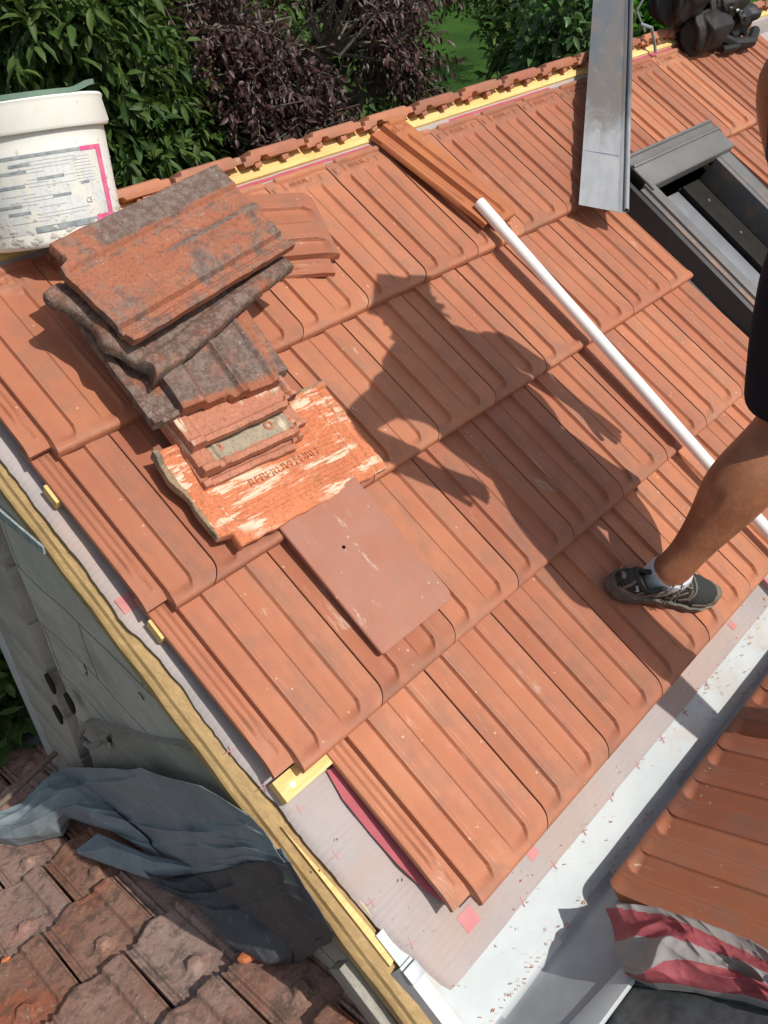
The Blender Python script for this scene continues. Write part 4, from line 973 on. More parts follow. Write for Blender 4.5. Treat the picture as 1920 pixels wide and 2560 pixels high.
# strip of clear foil by the pillar
mb = MB(); a_, b_ = xw(-30, 1095, -.135), xw(95, 1198, -.145); dd = b_ - a_
V = [a_, b_, b_ + np.array([0, -.004, .020]), a_ + np.array([0, -.006, .030])]; mb.add(V + [q + np.array([.004, 0, 0]) for q in V], [(0, 1, 2, 3), (7, 6, 5, 4), (0, 4, 5, 1), (1, 5, 6, 2), (2, 6, 7, 3), (3, 7, 4, 0)])
o = link('foil_strip', mb.build('foil_strip', M['label_grey'])); tag(o, 'pale torn foil strip hanging across the top of the block pillar', 'foil')
# gutter pipe at far left
mb = MB(); a_ = atdist(68, 1628, 3.15); b_ = atdist(-60, 1690, 3.35); a2 = atdist(75, 1600, 3.2)
mb.tube([atdist(92, 1592, 3.2), atdist(40, 1616, 3.25), atdist(-60, 1665, 3.4)], .035, 12); o = link('eaves_gutter', mb.build('eaves_gutter', M['lead'])); tag(o, 'short piece of dark grey eaves gutter beyond the old roof at far left', 'gutter')

# old roof tiles
def old_roof_tile():
    Wt, Lt, gau = .215, .36, .292
    nx, ny = 110, 90; X, Y = np.meshgrid(np.linspace(0, .2015, nx), np.linspace(0, Lt, ny))
    Z = .026 - Y * (.026 / gau)
    Z += .007 * pl(X, .006, .052, .004) - .004 * pl(X, .056, .062, .003)
    Z += .005 * pl(X, .176, .184, .003) + .005 * pl(X, .194, .203, .003) - .003 * pl(X, .185, .193, .003)
    # hexagonal knob and flared nose
    dx = np.abs(X - .118); dy = np.abs(Y - .205); hexd = np.maximum(dx * .87 + dy * .5, dy); Z += .013 * sstep(.022, .012, hexd) + .004 * sstep(.035, .022, hexd)
    Z += .010 * np.clip(1 - np.abs(X - .118) / (.008 + .034 * np.clip(1 - Y / .07, 0, 1)), 0, 1) * (Y < .075) * np.clip(1 - Y / .08, 0, 1)
    Z -= .006 * (1 - np.clip(Y / .010, 0, 1)) ** 2
    Z += .0016 * (vnoise(X * 80, Y * 80, 5) - .5) + .001 * (vnoise(X * 200, Y * 200, 6) - .5)
    Yj = Y - .010 * np.clip(1 - Y / .04, 0, 1) * g(X, .118, .03) + .002 * (vnoise(X * 30, Y * 0, 7) - .5) * np.clip(1 - Y / .04, 0, 1)
    Yj += .012 * np.clip(1 - Y / .05, 0, 1) * pl(X, .165, .23, .006)
    top = np.stack([X, Yj, Z], -1).reshape(-1, 3); bot = top.copy(); bot[:, 2] = np.minimum((.026 - Y * (.026 / gau) - .030).ravel(), top[:, 2] - .01)
    V, F = close_grid(top, nx, ny, bottom=bot); return mesh('weathered_tile', V, F, M['roof_old'], angle=50)
OT = old_roof_tile(); gau = .292; cw = .207
OLD = []
# reference nose line: one nose passes near (530,1130) in the lower-left view
ref = onplane(160, 1952, P2 + N2 * .03, N2); ref_s = np.dot(ref - P2, U2)
for r in range(-6, 6):
    for i in range(-2, 9):
        sx = (.5 if r % 2 else 0)
        x = -.225 + P2[0] * 0 - (i + sx) * cw + .004 * (rng.random() - .5)
        sdist = ref_s + r * gau + .005 * (rng.random() - .5)
        loc = np.array([x, 0, 0]) + np.array([0, P2[1], P2[2]]) + U2 * sdist
        pc = RW @ (loc + U2 * .15 - np.array([.1, 0, 0]) - CW)
        if pc[2] < .2: continue
        px = pc[0] / pc[2] * 2110 + 960; py = pc[1] / pc[2] * 2110 + 1280
        if not (-330 < px < 1300 and 1700 < py < 3000): continue
        if x > .12: continue
        o = link('weathered_roof_tile', OT, mw=mat4((-1, 0, 0), U2, N2, loc) @ Matrix.Rotation(R(1.0) * (rng.random() - .5), 4, 'Z') @ Matrix.Rotation(R(.8) * (rng.random() - .5), 4, 'Y'))
        OLD.append((o, r, px, py))
rows_ = {}
for o, r, px, py in OLD: rows_.setdefault(r, []).append((px, py, o))
vis = [r for r in sorted(rows_, reverse=True) if any(0 < p[0] < 1920 and 0 < p[1] < 2560 for p in rows_[r])]
for r in rows_:
    inn = sorted([p for p in rows_[r] if 0 < p[0] < 1920 and 0 < p[1] < 2560], key=lambda p: p[0])
    for px, py, o in rows_[r]:
        if 0 < px < 1920 and 0 < py < 2560:
            k_ = [p[2] for p in inn].index(o); lab = 'weathered old tile, %s from the left in the %s old course from the bottom' % (ordn[k_], ordn[vis.index(r)])
            tag(o, lab, 'roof tile', 'old weathered tiles of the lower roof')
        else: tag(o, 'weathered old clay tile of the lower roof cut off by the photo edge', 'roof tile', 'old weathered tiles of the lower roof')
o = link('old_roof_boarding', mesh('orb', *close_grid(np.array([[x, 0, 0] + np.array([0, P2[1], P2[2]]) + U2 * s_ - N2 * .034 for s_ in (-1.9, 1.6) for x in (-2.6, .1)]), 2, 2, bottom=np.array([[x, 0, 0] + np.array([0, P2[1], P2[2]]) + U2 * s_ - N2 * .06 for s_ in (-1.9, 1.6) for x in (-2.6, .1)])), M['dark'])); tag(o, 'dark boarding hidden beneath the weathered tiles of the lower roof', 'roof deck')
# bright broken chips on the old roof
for (x, y, s_, lab) in [(549, 2062, .030, 'larger broken orange tile chip beside the tarpaulin on the old roof'), (14, 2073, .012, 'tiny orange tile chip at the far left of the old roof'), (478, 2023, .006, 'tiny orange tile chip below the middle of the tarpaulin')]:
    p = onplane(x, y, P2 + N2 * .035, N2); mb = MB(); k = 9; ring = [(s_ * math.cos(t) * rng.uniform(.8, 1.2), s_ * .6 * math.sin(t) * rng.uniform(.8, 1.1)) for t in np.linspace(0, 2 * math.pi, k + 1)[:-1]]
    mb.prism(ring, 0, s_ * .5); o = link('tile_chip', mb.build('tile_chip', M['crumb'], bevel=s_ * .12), mw=mat4((-1, 0, 0), U2, N2, p) @ Matrix.Rotation(R(-20), 4, 'Z')); tag(o, lab, 'tile chip', 'broken tile chips on the old roof')

# ------------------------------------------------------------------ tarpaulin
def lift_pt(x, y, h):
    p = onplane(x, y, P2 + N2 * h, N2)
    if p[0] > -.112: p = onplane(x, y, (-.112 - .008 * math.sin(y * .02), 0, 0), (1, 0, 0))
    return p
def tarp(name, rows, mats, n=120, m=70, amp=.012, seed=1, nf=4.0, thick=.002, lp=None):
    """rows: list of polylines (px,py,h); surface interpolated between them"""
    def resample(pl_, k):
        pl_ = np.array(pl_, float); d = np.concatenate([[0], np.cumsum(np.hypot(*(pl_[1:, :2] - pl_[:-1, :2]).T))]); t = np.linspace(0, d[-1], k); return np.stack([np.interp(t, d, pl_[:, j]) for j in range(3)], 1)
    RR = [resample(r, n) for r in rows]; tt = np.linspace(0, len(RR) - 1, m); pts = []
    for t in tt:
        i = min(int(t), len(RR) - 2); f = t - i; p0 = RR[max(i - 1, 0)]; p1 = RR[i]; p2_ = RR[i + 1]; p3 = RR[min(i + 2, len(RR) - 1)]
        pts.append(.5 * ((2 * p1) + (-p0 + p2_) * f + (2 * p0 - 5 * p1 + 4 * p2_ - p3) * f * f + (-p0 + 3 * p1 - 3 * p2_ + p3) * f ** 3))
    pts = np.array(pts)
    V = np.array([[(lp or lift_pt)(*q) for q in row] for row in pts])
    A, B = np.meshgrid(np.linspace(0, 1, n), np.linspace(0, 1, m))
    fade = sstep(0, .06, B) * sstep(1, .93, B) * sstep(1.0, .9, A)
    def rdg(x, y, sd, pw=2.0): return (1 - np.abs(2 * vnoise(x, y, sd) - 1)) ** pw
    wa = A + .12 * vnoise(A * 3, B * 3, seed + 20); wb = B + .20 * vnoise(A * 4, B * 2, seed + 21)
    q_ = B * nf + 2.2 * vnoise(A * 2.6, B * 2.0, seed) + .8 * A; fold = (1 - np.abs(((q_) % 1) - .5) * 2) ** 2.2
    H = amp * (.70 * rdg(wa * 3.0 + wb * 1.5, wb * 2.6 - wa, seed + 1, 1.8) + .16 * rdg(wa * 7 - wb * 3, wb * 4 + wa * 2, seed + 2, 3) + .035 * rdg(wa * 17, wb * 11, seed + 4, 2) + .40 * fold * vnoise(A * 4, B * 3, seed + 5))
    H = H * (.25 + .75 * fade)
    V = V + (H[..., None]) * (N2 * .9 + np.array([-.35, 0, 0]))
    V = V.reshape(-1, 3); VV, F = close_grid(V, n, m, bottom=V - N2 * thick - np.array([-.0005, 0, 0])); return mesh(name, VV, F, mats, angle=180)
tp = empty('tarpaulin', tuple(lift_pt(300, 1800, .05))); tag(tp, 'crumpled grey tarpaulin draped over the old roof against the wall foot', 'tarpaulin')
def pt(name, me):
    c = child(name, me, tp); c.matrix_parent_inverse = Matrix.Translation(tp.location).inverted(); return c
pt('upper_sheet', tarp('upper_sheet', [
    [(-30, 1795, .03), (60, 1735, .05), (100, 1690, .07), (157, 1662, .08), (248, 1660, .10), (335, 1676, .12), (438, 1700, .14), (481, 1725, .15), (545, 1765, .16)],
    [(-30, 1800, .05), (50, 1765, .06), (110, 1720, .10), (200, 1690, .12), (330, 1705, .13), (450, 1745, .16), (540, 1785, .18), (584, 1808, .2)],
    [(-30, 1812, .03), (45, 1798, .05), (90, 1770, .09), (190, 1740, .13), (330, 1755, .10), (440, 1790, .12), (530, 1820, .16), (602, 1838, .18)],
    [(-30, 1822, .02), (40, 1824, .035), (100, 1812, .05), (155, 1770, .09), (290, 1800, .10), (380, 1820, .10), (500, 1850, .13), (618, 1862, .16)],
    [(-30, 1824, .012), (45, 1828, .02), (140, 1806, .03), (158, 1768, .05), (250, 1800, .05), (350, 1860, .05), (480, 1868, .08), (632, 1884, .12)]], [M['tarp']], n=240, m=150, amp=.050, seed=3, nf=4.5))
pt('turned_edge', tarp('turned_edge', [
    [(168, 1838, .03), (215, 1800, .06), (330, 1850, .08), (430, 1865, .10), (520, 1850, .12), (610, 1832, .14)],
    [(170, 1842, .05), (240, 1830, .08), (340, 1868, .10), (430, 1880, .12), (520, 1866, .14), (616, 1846, .16)],
    [(172, 1846, .03), (240, 1870, .05), (320, 1898, .06), (400, 1890, .08), (520, 1875, .10), (628, 1862, .12)]], [M['tarp']], n=140, m=40, amp=.010, seed=8, nf=2))
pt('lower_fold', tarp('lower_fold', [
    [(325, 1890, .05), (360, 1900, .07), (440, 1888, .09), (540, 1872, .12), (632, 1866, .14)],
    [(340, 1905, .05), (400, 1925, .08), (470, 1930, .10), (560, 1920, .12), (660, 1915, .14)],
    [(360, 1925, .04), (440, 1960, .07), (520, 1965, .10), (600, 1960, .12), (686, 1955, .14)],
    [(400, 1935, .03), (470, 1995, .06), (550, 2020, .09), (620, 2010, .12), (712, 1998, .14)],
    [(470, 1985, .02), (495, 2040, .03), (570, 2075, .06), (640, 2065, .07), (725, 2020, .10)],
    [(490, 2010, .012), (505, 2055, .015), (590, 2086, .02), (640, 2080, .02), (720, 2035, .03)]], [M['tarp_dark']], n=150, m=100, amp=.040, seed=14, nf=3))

# ================================================================== PERSON
def skin_mesh(name, joints, radii, edges, mat, sub=2, root=0):
    me = bpy.data.meshes.new(name); me.from_pydata([tuple(map(float, j)) for j in joints], edges, []); me.update()
    o = bpy.data.objects.new(name, me); col.objects.link(o)
    o.modifiers.new('skin', 'SKIN'); sub_ = o.modifiers.new('sub', 'SUBSURF'); sub_.levels = sub; sub_.render_levels = sub
    for i, v in enumerate(me.skin_vertices[0].data):
        r = radii[i]; v.radius = (r, r) if np.isscalar(r) else r; v.use_root = (i == root)
    dg = bpy.context.evaluated_depsgraph_get(); out = bpy.data.meshes.new_from_object(o.evaluated_get(dg))
    bpy.data.objects.remove(o); out.name = name; out.materials.clear(); out.materials.append(mat)
    out.polygons.foreach_set('use_smooth', [True] * len(out.polygons)); return out
def chain(pts, start):  # helper for consecutive edges
    return [(start + i, start + i + 1) for i in range(len(pts) - 1)]
J = []; Rr = []; Ed = []
def addc(pts, attach=None):
    """pts: list of (a,d,h,r) in main-slope coordinates; returns indices"""
    s0 = len(J)
    for a, d, h, r in pts: J.append(W(a, d, h)); Rr.append(r)
    if attach is not None: Ed.append((attach, s0))
    Ed.extend((s0 + i, s0 + i + 1) for i in range(len(pts) - 1)); return list(range(s0, len(J)))
pel = addc([(1.010, .630, .885, .140)])[0]
spine = addc([(1.030, .57, .98, .110), (1.015, .49, 1.08, .150), (1.020, .41, 1.17, .145), (1.045, .34, 1.22, .075)], pel)
head = addc([(1.060, .32, 1.245, .058), (1.080, .285, 1.28, .078), (1.095, .255, 1.31, .088), (1.10, .235, 1.325, .070)], spine[-1])
legA = addc([(1.055, .640, .83, .100), (1.080, .685, .70, .092), (1.105, .765, .57, .078), (1.118, .835, .462, .064), (1.104, .855, .415, .062), (1.050, .880, .335, .080), (1.020, .892, .285, .078), (.996, .910, .235, .062), (.970, .926, .175, .048), (.946, .940, .118, .042), (.934, .946, .088, .047), (.934, .948, .070, .046), (.940, .950, .050, .042)], pel)
legB = addc([(.960, .72, .87, .092), (.925, .90, .865, .085), (.900, 1.09, .84, .064), (.905, 1.20, .77, .064), (.92, 1.36, .66, .052), (.935, 1.50, .55, .038), (.94, 1.53, .525, .038)], pel)
armA = addc([(1.160, .40, 1.16, .056), (1.185, .385, 1.05, .052), (1.188, .358, .915, .048), (1.184, .348, .850, .048), (1.205, .40, .80, .046), (1.232, .50, .72, .036), (1.242, .58, .66, .027), (1.246, .61, .635, .028), (1.248, .63, .615, .031)], spine[2])
armB = addc([(.890, .38, 1.20, .056), (.80, .385, 1.19, .052), (.715, .39, 1.16, .047), (.695, .42, 1.14, .040), (.735, .50, 1.09, .042), (.78, .58, 1.03, .036), (.80, .61, 1.01, .034)], spine[2])
def fingers(base, dirv, side, palm_r):
    dirv = np.array(dirv, float); dirv /= np.linalg.norm(dirv); side = np.array(side, float); side /= np.linalg.norm(side); nrm = np.cross(dirv, side)
    p = J[base]; 
    for k, ln in enumerate((.045, .050, .047, .040)):
        b = p + dirv * .030 + side * (k - 1.5) * .0165; s0 = len(J)
        for t, rr, cv in ((0, .0095, 0), (.45, .009, .004), (.78, .0085, .020), (1.0, .0080, .038)): J.append(b + dirv * ln * t + nrm * cv); Rr.append(rr)
        Ed.append((base, s0)); Ed.extend((s0 + i, s0 + i + 1) for i in range(3))
    b = p + dirv * .004 - side * .034; s0 = len(J)
    for t, rr in ((0, .011), (.5, .010), (1, .009)): J.append(b - side * .018 * t + dirv * .045 * t + nrm * .016 * t); Rr.append(rr)
    Ed.append((base, s0)); Ed.extend((s0 + i, s0 + i + 1) for i in range(2))
fingers(armA[-1], W(1.26, .70, .56) - W(1.248, .63, .615), (1, .2, .1), .03)
fingers(armB[-1], W(.86, .66, .97) - W(.80, .61, 1.01), (.6, .1, .7), .03)
person = empty('person', tuple(W(.95, .97, .02))); tag(person, 'person in dark shorts and black trainers straddling the valley, one bare leg visible', 'person')
pinv = Matrix.Translation(person.location).inverted()
def pchild(name, me, par=None):
    o = bpy.data.objects.new(name, me); col.objects.link(o); o.parent = par or person
    o.matrix_parent_inverse = pinv if par is None else Matrix.Identity(4); return o
body = pchild('body', skin_mesh('body', J, Rr, Ed, M['skin'], 2, pel))
# shorts, shirt, hair
def garment(name, chains, mat, grow=0.0, wob=.004):
    jj = []; rr = []; ee = []
    root = chains[0][0]
    idx = {}
    for ch in chains:
        prev = None
        for q in ch:
            key = tuple(np.round(q[:3], 4))
            if key not in idx: idx[key] = len(jj); jj.append(W(*q[:3])); rr.append(q[3] + grow)
            if prev is not None: ee.append((prev, idx[key]))
            prev = idx[key]
    me = skin_mesh(name, jj, rr, ee, mat, 3, 0)
    co = np.zeros(len(me.vertices) * 3); me.vertices.foreach_get('co', co); co = co.reshape(-1, 3)
    n_ = np.zeros(len(me.vertices) * 3); me.vertices.foreach_get('normal', n_); n_ = n_.reshape(-1, 3)
    f = vnoise(co[:, 0] * 25 + co[:, 2] * 9, co[:, 1] * 22 - co[:, 2] * 7, 3) - .5; co += n_ * f[:, None] * wob * 2
    me.vertices.foreach_set('co', co.ravel()); me.update(); return me
P0 = (1.020, .640, .87, .165)
pchild('shorts', garment('shorts', [[P0, (1.040, .640, .80, .128), (1.060, .685, .70, .116), (1.085, .765, .575, .106), (1.097, .815, .500, .102), (1.100, .836, .470, .100)],
                                    [P0, (.955, .75, .87, .125), (.925, .90, .865, .112), (.905, 1.04, .850, .102)], [P0, (1.03, .58, .95, .105)]], M['shorts'], 0, .006))
S0 = (1.015, .49, 1.08, .180)
pchild('shirt', garment('shirt', [[S0, (1.03, .54, 1.00, .105)], [S0, (1.02, .40, 1.18, .175), (1.045, .35, 1.22, .095)], [(1.02, .40, 1.18, .175), (1.155, .40, 1.17, .090), (1.178, .390, 1.11, .078)], [(1.02, .40, 1.18, .175), (.890, .38, 1.20, .092), (.80, .385, 1.185, .080)]], M['shirt'], 0, .005))
pchild('hair', garment('hair', [[(1.095, .245, 1.325, .088), (1.10, .225, 1.345, .075)], [(1.095, .245, 1.325, .088), (1.085, .29, 1.345, .070)]], M['hair'], 0, .004))
hd = W(1.095, .265, 1.30); fwd = np.array([.85, .25, -.35]); fwd /= np.linalg.norm(fwd); upv = W(1.097, .19, 1.38) - hd; upv /= np.linalg.norm(upv); rt = np.cross(fwd, upv)
mb = MB(); c0 = hd + upv * .02
mb.tube([c0 + fwd * .070 + upv * .03, c0 + fwd * .098 + upv * .0, c0 + fwd * .075 - upv * .012], [.008, .013, .010], 8); pchild('nose', mb.build('nose', M['skin']))
for sgn in (-1, 1):
    mb = MB(); mb.tube([c0 + fwd * .070 + upv * .04 + rt * sgn * .028, c0 + fwd * .083 + upv * .04 + rt * sgn * .028], [.011, .006], 8); pchild('eye', mb.build('eye', M['sock']))
    mb = MB(); mb.tube([c0 + rt * sgn * .078 + upv * .04, c0 + rt * sgn * .088 + upv * .02, c0 + rt * sgn * .080 - upv * .01], [.010, .016, .009], 8); pchild('ear', mb.build('ear', M['skin']))
mb = MB(); mb.tube([c0 + fwd * .078 - upv * .035 + rt * .022, c0 + fwd * .084 - upv * .037, c0 + fwd * .078 - upv * .035 - rt * .022], [.003, .005, .003], 6); pchild('mouth', mb.build('mouth', M['tile_flat']))

# shoe built in its own frame: x heel->toe, y to the wearer's left, z up
SL = .305
def sw(x, side):   # half width of the last
    t = x / SL
    w_ = .034 + .008 * math.sin(math.pi * min(t / .55, 1)) * 0
    w_ = np.interp(t, [0, .03, .08, .2, .38, .55, .70, .82, .92, .975, 1.0], [.012, .024, .032, .037, .034, .038, .046, .045, .034, .020, .008])
    if side < 0: w_ *= np.interp(t, [0, .3, .5, .7, 1], [1, .86, .92, 1.02, .9])
    return float(w_)
def topz(x):
    return float(np.interp(x / SL, [0, .04, .12, .25, .40, .47, .56, .70, .84, .94, 1.0], [.066, .086, .080, .066, .074, .090, .084, .064, .054, .046, .030]))
def shoe_pt(x, th, off=0.0):
    """th 0 = right side at sole level, 90 = top, 180 = left side"""
    c, s_ = math.cos(R(th)), math.sin(R(th)); side = -1 if c < 0 else 1
    zb = .026; hh = topz(x) - zb; w_ = sw(x, side) - .003
    ex_ = .62
    y = math.copysign(abs(c) ** ex_, c) * w_; z = zb + hh * abs(s_) ** .85
    y *= 1 - .22 * abs(s_) ** 2
    nrm = np.array([0, c, s_]); return np.array([x, -y, z]) + nrm * off * np.array([1, -1, 1])
def build_shoe(mw, name_label=None, full=True):
    sh_ = bpy.data.objects.new('shoe', None); col.objects.link(sh_); sh_.empty_display_size = .05; sh_.parent = person; sh_.matrix_parent_inverse = pinv; sh_.matrix_basis = mw
    def c_(name, me, par=None): return child(name, me, par or sh_)
    # upper, open at the collar
    nxs, nth = 70, 40; xs = np.linspace(.002, SL - .001, nxs); V = []; F = []
    for x in xs:
        for k in range(nth): V.append(shoe_pt(x, 180 * k / (nth - 1)))
    for i in range(nxs - 1):
        for k in range(nth - 1):
            xm = (xs[i] + xs[i + 1]) / 2; thm = 180 * (k + .5) / (nth - 1)
            o_ = ((xm - .078) / .050) ** 2 + ((thm - 90) / 52) ** 2
            if o_ < 1: continue
            F.append((i * nth + k, i * nth + k + 1, (i + 1) * nth + k + 1, (i + 1) * nth + k))
    me = mesh('upper', V, F, M['shoe_mesh'], angle=180)
    bm = bmesh.new(); bm.from_mesh(me); bmesh.ops.recalc_face_normals(bm, faces=bm.faces); bmesh.ops.solidify(bm, geom=bm.faces[:], thickness=.003); bm.to_mesh(me); bm.free()
    me.polygons.foreach_set('use_smooth', [True] * len(me.polygons)); c_('upper', me)
    # collar padding
    mb = MB(); ring = []
    for t in np.linspace(0, 2 * math.pi, 41): ring.append(shoe_pt(.078 + .051 * math.cos(t), 90 + 53 * math.sin(t), .001))
    mb.tube(ring, .0062, 10, caps=False); c_('collar', mb.build('collar', M['shoe_mesh']))
    # sole with rocker and grooves
    V = []; nxs = 60; nk = 12; xs = np.linspace(-.004, SL + .006, nxs)
    for x in xs:
        xx = min(max(x, .001), SL - .0005); t = xx / SL
        zb = float(np.interp(t, [0, .06, .25, .42, .58, .75, .92, 1], [.010, .002, .0, .007, .006, .0, .003, .016])) ; zt = float(np.interp(t, [0, .1, .4, .8, 1], [.040, .034, .026, .024, .026]))
        gl = .0016 * math.sin(x * 380)
        for k in range(nk):
            s_ = k / (nk - 1) * 2 - 1; w_ = sw(xx, 1 if s_ > 0 else -1) + .003 + .002 * (abs(s_) == 1)
            V.append((x, -s_ * w_ * .94, zb + gl)) 
        for k in range(nk):
            s_ = 1 - k / (nk - 1) * 2; w_ = sw(xx, 1 if s_ > 0 else -1) + .005 + .0012 * math.sin(x * 160)
            V.append((x, -s_ * w_, zt))
    n2 = 2 * nk; F = [tuple(range(n2 - 1, -1, -1)), tuple((nxs - 1) * n2 + k for k in range(n2))]
    for i in range(nxs - 1):
        for k in range(n2): F.append((i * n2 + k, i * n2 + (k + 1) % n2, (i + 1) * n2 + (k + 1) % n2, (i + 1) * n2 + k))
    bm = bmesh.new(); me = mesh('sole', V, F, M['shoe_sole'], angle=40); bm.from_mesh(me); bmesh.ops.recalc_face_normals(bm, faces=bm.faces); bm.to_mesh(me); bm.free(); me.set_sharp_from_angle(angle=R(40)); c_('sole', me)
    if not full: return sh_
    def ribbon(path, wid, off=.0016, th=.0012, m_='shoe_leather', nm='overlay'):
        """path: list of (x, theta); offset band on the surface"""
        path = np.array(path, float); t = np.linspace(0, len(path) - 1, 26); P_ = np.stack([np.interp(t, range(len(path)), path[:, j]) for j in range(2)], 1)
        C_ = np.array([shoe_pt(a_, b_, off) for a_, b_ in P_]); V = []
        for i in range(len(C_)):
            tg = C_[min(i + 1, len(C_) - 1)] - C_[max(i - 1, 0)]; tg /= np.linalg.norm(tg); nr = shoe_pt(P_[i][0], P_[i][1], .01) - shoe_pt(P_[i][0], P_[i][1], 0); nr /= np.linalg.norm(nr); sd_ = np.cross(tg, nr)
            ww = wid if np.isscalar(wid) else np.interp(i / (len(C_) - 1), np.linspace(0, 1, len(wid)), wid)
            for a_, b_ in ((-1, 0), (-.8, th), (.8, th), (1, 0), (.8, -th), (-.8, -th)): V.append(C_[i] + sd_ * ww / 2 * a_ + nr * b_)
        n_ = 6; F = [tuple(range(n_ - 1, -1, -1)), tuple((len(C_) - 1) * n_ + k for k in range(n_))]
        for i in range(len(C_) - 1):
            for k in range(n_): F.append((i * n_ + k, i * n_ + (k + 1) % n_, (i + 1) * n_ + (k + 1) % n_, (i + 1) * n_ + k))
        return c_(nm, mesh(nm, V, F, M[m_], angle=50))
    for path, w_ in [([(.006, 10), (.020, 8), (.05, 6), (.09, 10)], [.024, .020, .014, .008]), ([(.012, 20), (.022, 45), (.030, 70)], [.012, .010, .008]), ([(.05, 14), (.066, 30), (.060, 44)], .007),
                     ([(.075, 8), (.105, 26), (.135, 40), (.150, 52)], [.014, .007, .006, .006]), ([(.10, 8), (.125, 22), (.155, 40), (.165, 56)], [.012, .006, .005, .005]), ([(.14, 8), (.160, 24), (.178, 44)], [.010, .006, .005]),
                     ([(.17, 8), (.188, 24), (.192, 60)], [.010, .006, .006]), ([(.192, 20), (.205, 60), (.207, 90), (.205, 120), (.19, 150)], .005), ([(.21, 8), (.235, 10), (.262, 12), (.285, 20)], [.006, .010, .012, .012]),
                     ([(.282, 14), (.294, 50), (.296, 90), (.294, 130), (.28, 165)], [.020, .024, .026, .024, .018]), ([(.135, 44), (.155, 58), (.19, 66)], .005), ([(.10, 168), (.16, 150), (.185, 125)], .006), ([(.01, 170), (.06, 172), (.12, 172)], .012)]:
        ribbon(path, w_)
    ribbon([(.004, 60), (.004, 90), (.004, 120)], .02, .002)
    mb = MB()
    for i, x in enumerate((.140, .152, .164, .176)):
        mb.tube([shoe_pt(x + (.006 if k % 2 else 0), th_, .005) for k, th_ in enumerate(np.linspace(58, 122, 7))], .0022, 6)
    mb.tube([shoe_pt(.138, 80, .010), shoe_pt(.15, 50, .014), shoe_pt(.135, 30, .012), shoe_pt(.142, 12, .010), shoe_pt(.150, 10, .014), shoe_pt(.148, 30, .010), shoe_pt(.144, 70, .010)], .0017, 6)
    mb.tube([shoe_pt(.140, 84, .010), shoe_pt(.118, 40, .016), shoe_pt(.125, 10, .014), shoe_pt(.135, 2, .014), shoe_pt(.138, 20, .012)], .0017, 6)
    lc = c_('laces', mb.build('laces', M['lace'])); 
    tm = text_mesh('shoe_print', 'oop', .013, M['logo'], .0004); p_ = shoe_pt(.040, 32, .0030); q_ = shoe_pt(.040, 42, .0030); nr = shoe_pt(.040, 36, .01) - shoe_pt(.040, 36, 0); nr /= np.linalg.norm(nr)
    up_ = q_ - p_; up_ /= np.linalg.norm(up_); xx_ = np.cross(up_, nr); c_('shoe_print', tm, None).matrix_local = mat4(-up_ * .8 + xx_ * .6, up_ * .6 + xx_ * .8, nr, p_ * .5 + q_ * .5 + nr * .001)
    return sh_
dirx = np.array([.245, .198]); fa = math.atan2(-.198, .245)
mw1 = roofmat(.818, .878, .014, fa) @ Matrix.Scale(.97, 4)
shoeA = build_shoe(mw1)
k3 = W(.94, 1.54, .50)
sB = mat4((1, 0, 0), (0, 1, 0), (0, 0, 1), (0, 0, 0)) 
h3 = np.dot(k3 - P3, N3); loc3 = k3 - N3 * (h3 - .012) - np.array([.06, 0, 0])
shoeB = build_shoe(mat4((1, 0, 0), -U3 * -1, np.cross((1, 0, 0), U3), loc3), full=False) if False else build_shoe(mat4((1, 0, 0), np.cross(N3, (1, 0, 0)), N3, loc3), full=False)
# socks
def tubechild(name, pts, rad, mat, n=28):
    mb = MB(); mb.tube([W(*p) for p in pts], rad, n); return pchild(name, mb.build(name, mat, angle=80))
tubechild('sock', [(.940, .952, .035), (.938, .950, .060), (.936, .948, .084), (.9355, .947, .092), (.935, .9465, .093)], [.048, .048, .0475, .0468, .0440], M['sock'])

# ================================================================== TOOL BAG ON THE RIDGE
bag = empty('tool_bag', tuple(W(3.05, -.50, .05))); tag(bag, 'black cloth tool bag with straps and steel buckles slumped over the ridge', 'bag')
binv = Matrix.Translation(bag.location).inverted()
def blob(name, ctr, rads, mat, seed, amp=.25, frq=2.2, nseg=110, sharp=1.0):
    V = []; F = []; n1, n2_ = nseg, nseg // 2
    for i in range(n2_ + 1):
        ph_ = math.pi * i / n2_
        for k in range(n1):
            t = 2 * math.pi * k / n1; d_ = np.array([math.sin(ph_) * math.cos(t), math.sin(ph_) * math.sin(t), math.cos(ph_)])
            f = 1 + amp * (float(vnoise(np.array([d_[0] * frq + 3 + seed]), np.array([d_[1] * frq + d_[2] * frq * 1.3 + 5]), seed)[0]) - .5) * 2
            nn1 = float(vnoise(np.array([d_[0] * 3.5 + seed]), np.array([d_[1] * 3.5 + d_[2] * 4]), seed + 2)[0]); nn2 = float(vnoise(np.array([d_[0] * 8 + seed]), np.array([d_[2] * 8 - d_[1] * 5]), seed + 4)[0]); f += .20 * abs(nn1 - .5) + .04 * abs(nn2 - .5) - .05; f *= 1 + .12 * (max(abs(d_[0]), abs(d_[1]), abs(d_[2])) - .75) * -3
            d_ = np.sign(d_) * np.abs(d_) ** .72; V.append(W(ctr[0] + d_[0] * rads[0] * f, ctr[1] + d_[1] * rads[1] * f, max(ctr[2] + d_[2] * rads[2] * f, -.02)))
    for i in range(n2_):
        for k in range(n1): F.append((i * n1 + k, (i + 1) * n1 + k, (i + 1) * n1 + (k + 1) % n1, i * n1 + (k + 1) % n1))
    o = bpy.data.objects.new(name, mesh(name, V, F, mat, angle=60)); col.objects.link(o); o.parent = bag; o.matrix_parent_inverse = binv; return o
blob('bag_body', (3.03, -.55, .15), (.15, .085, .11), M['bag'], 3, .16)
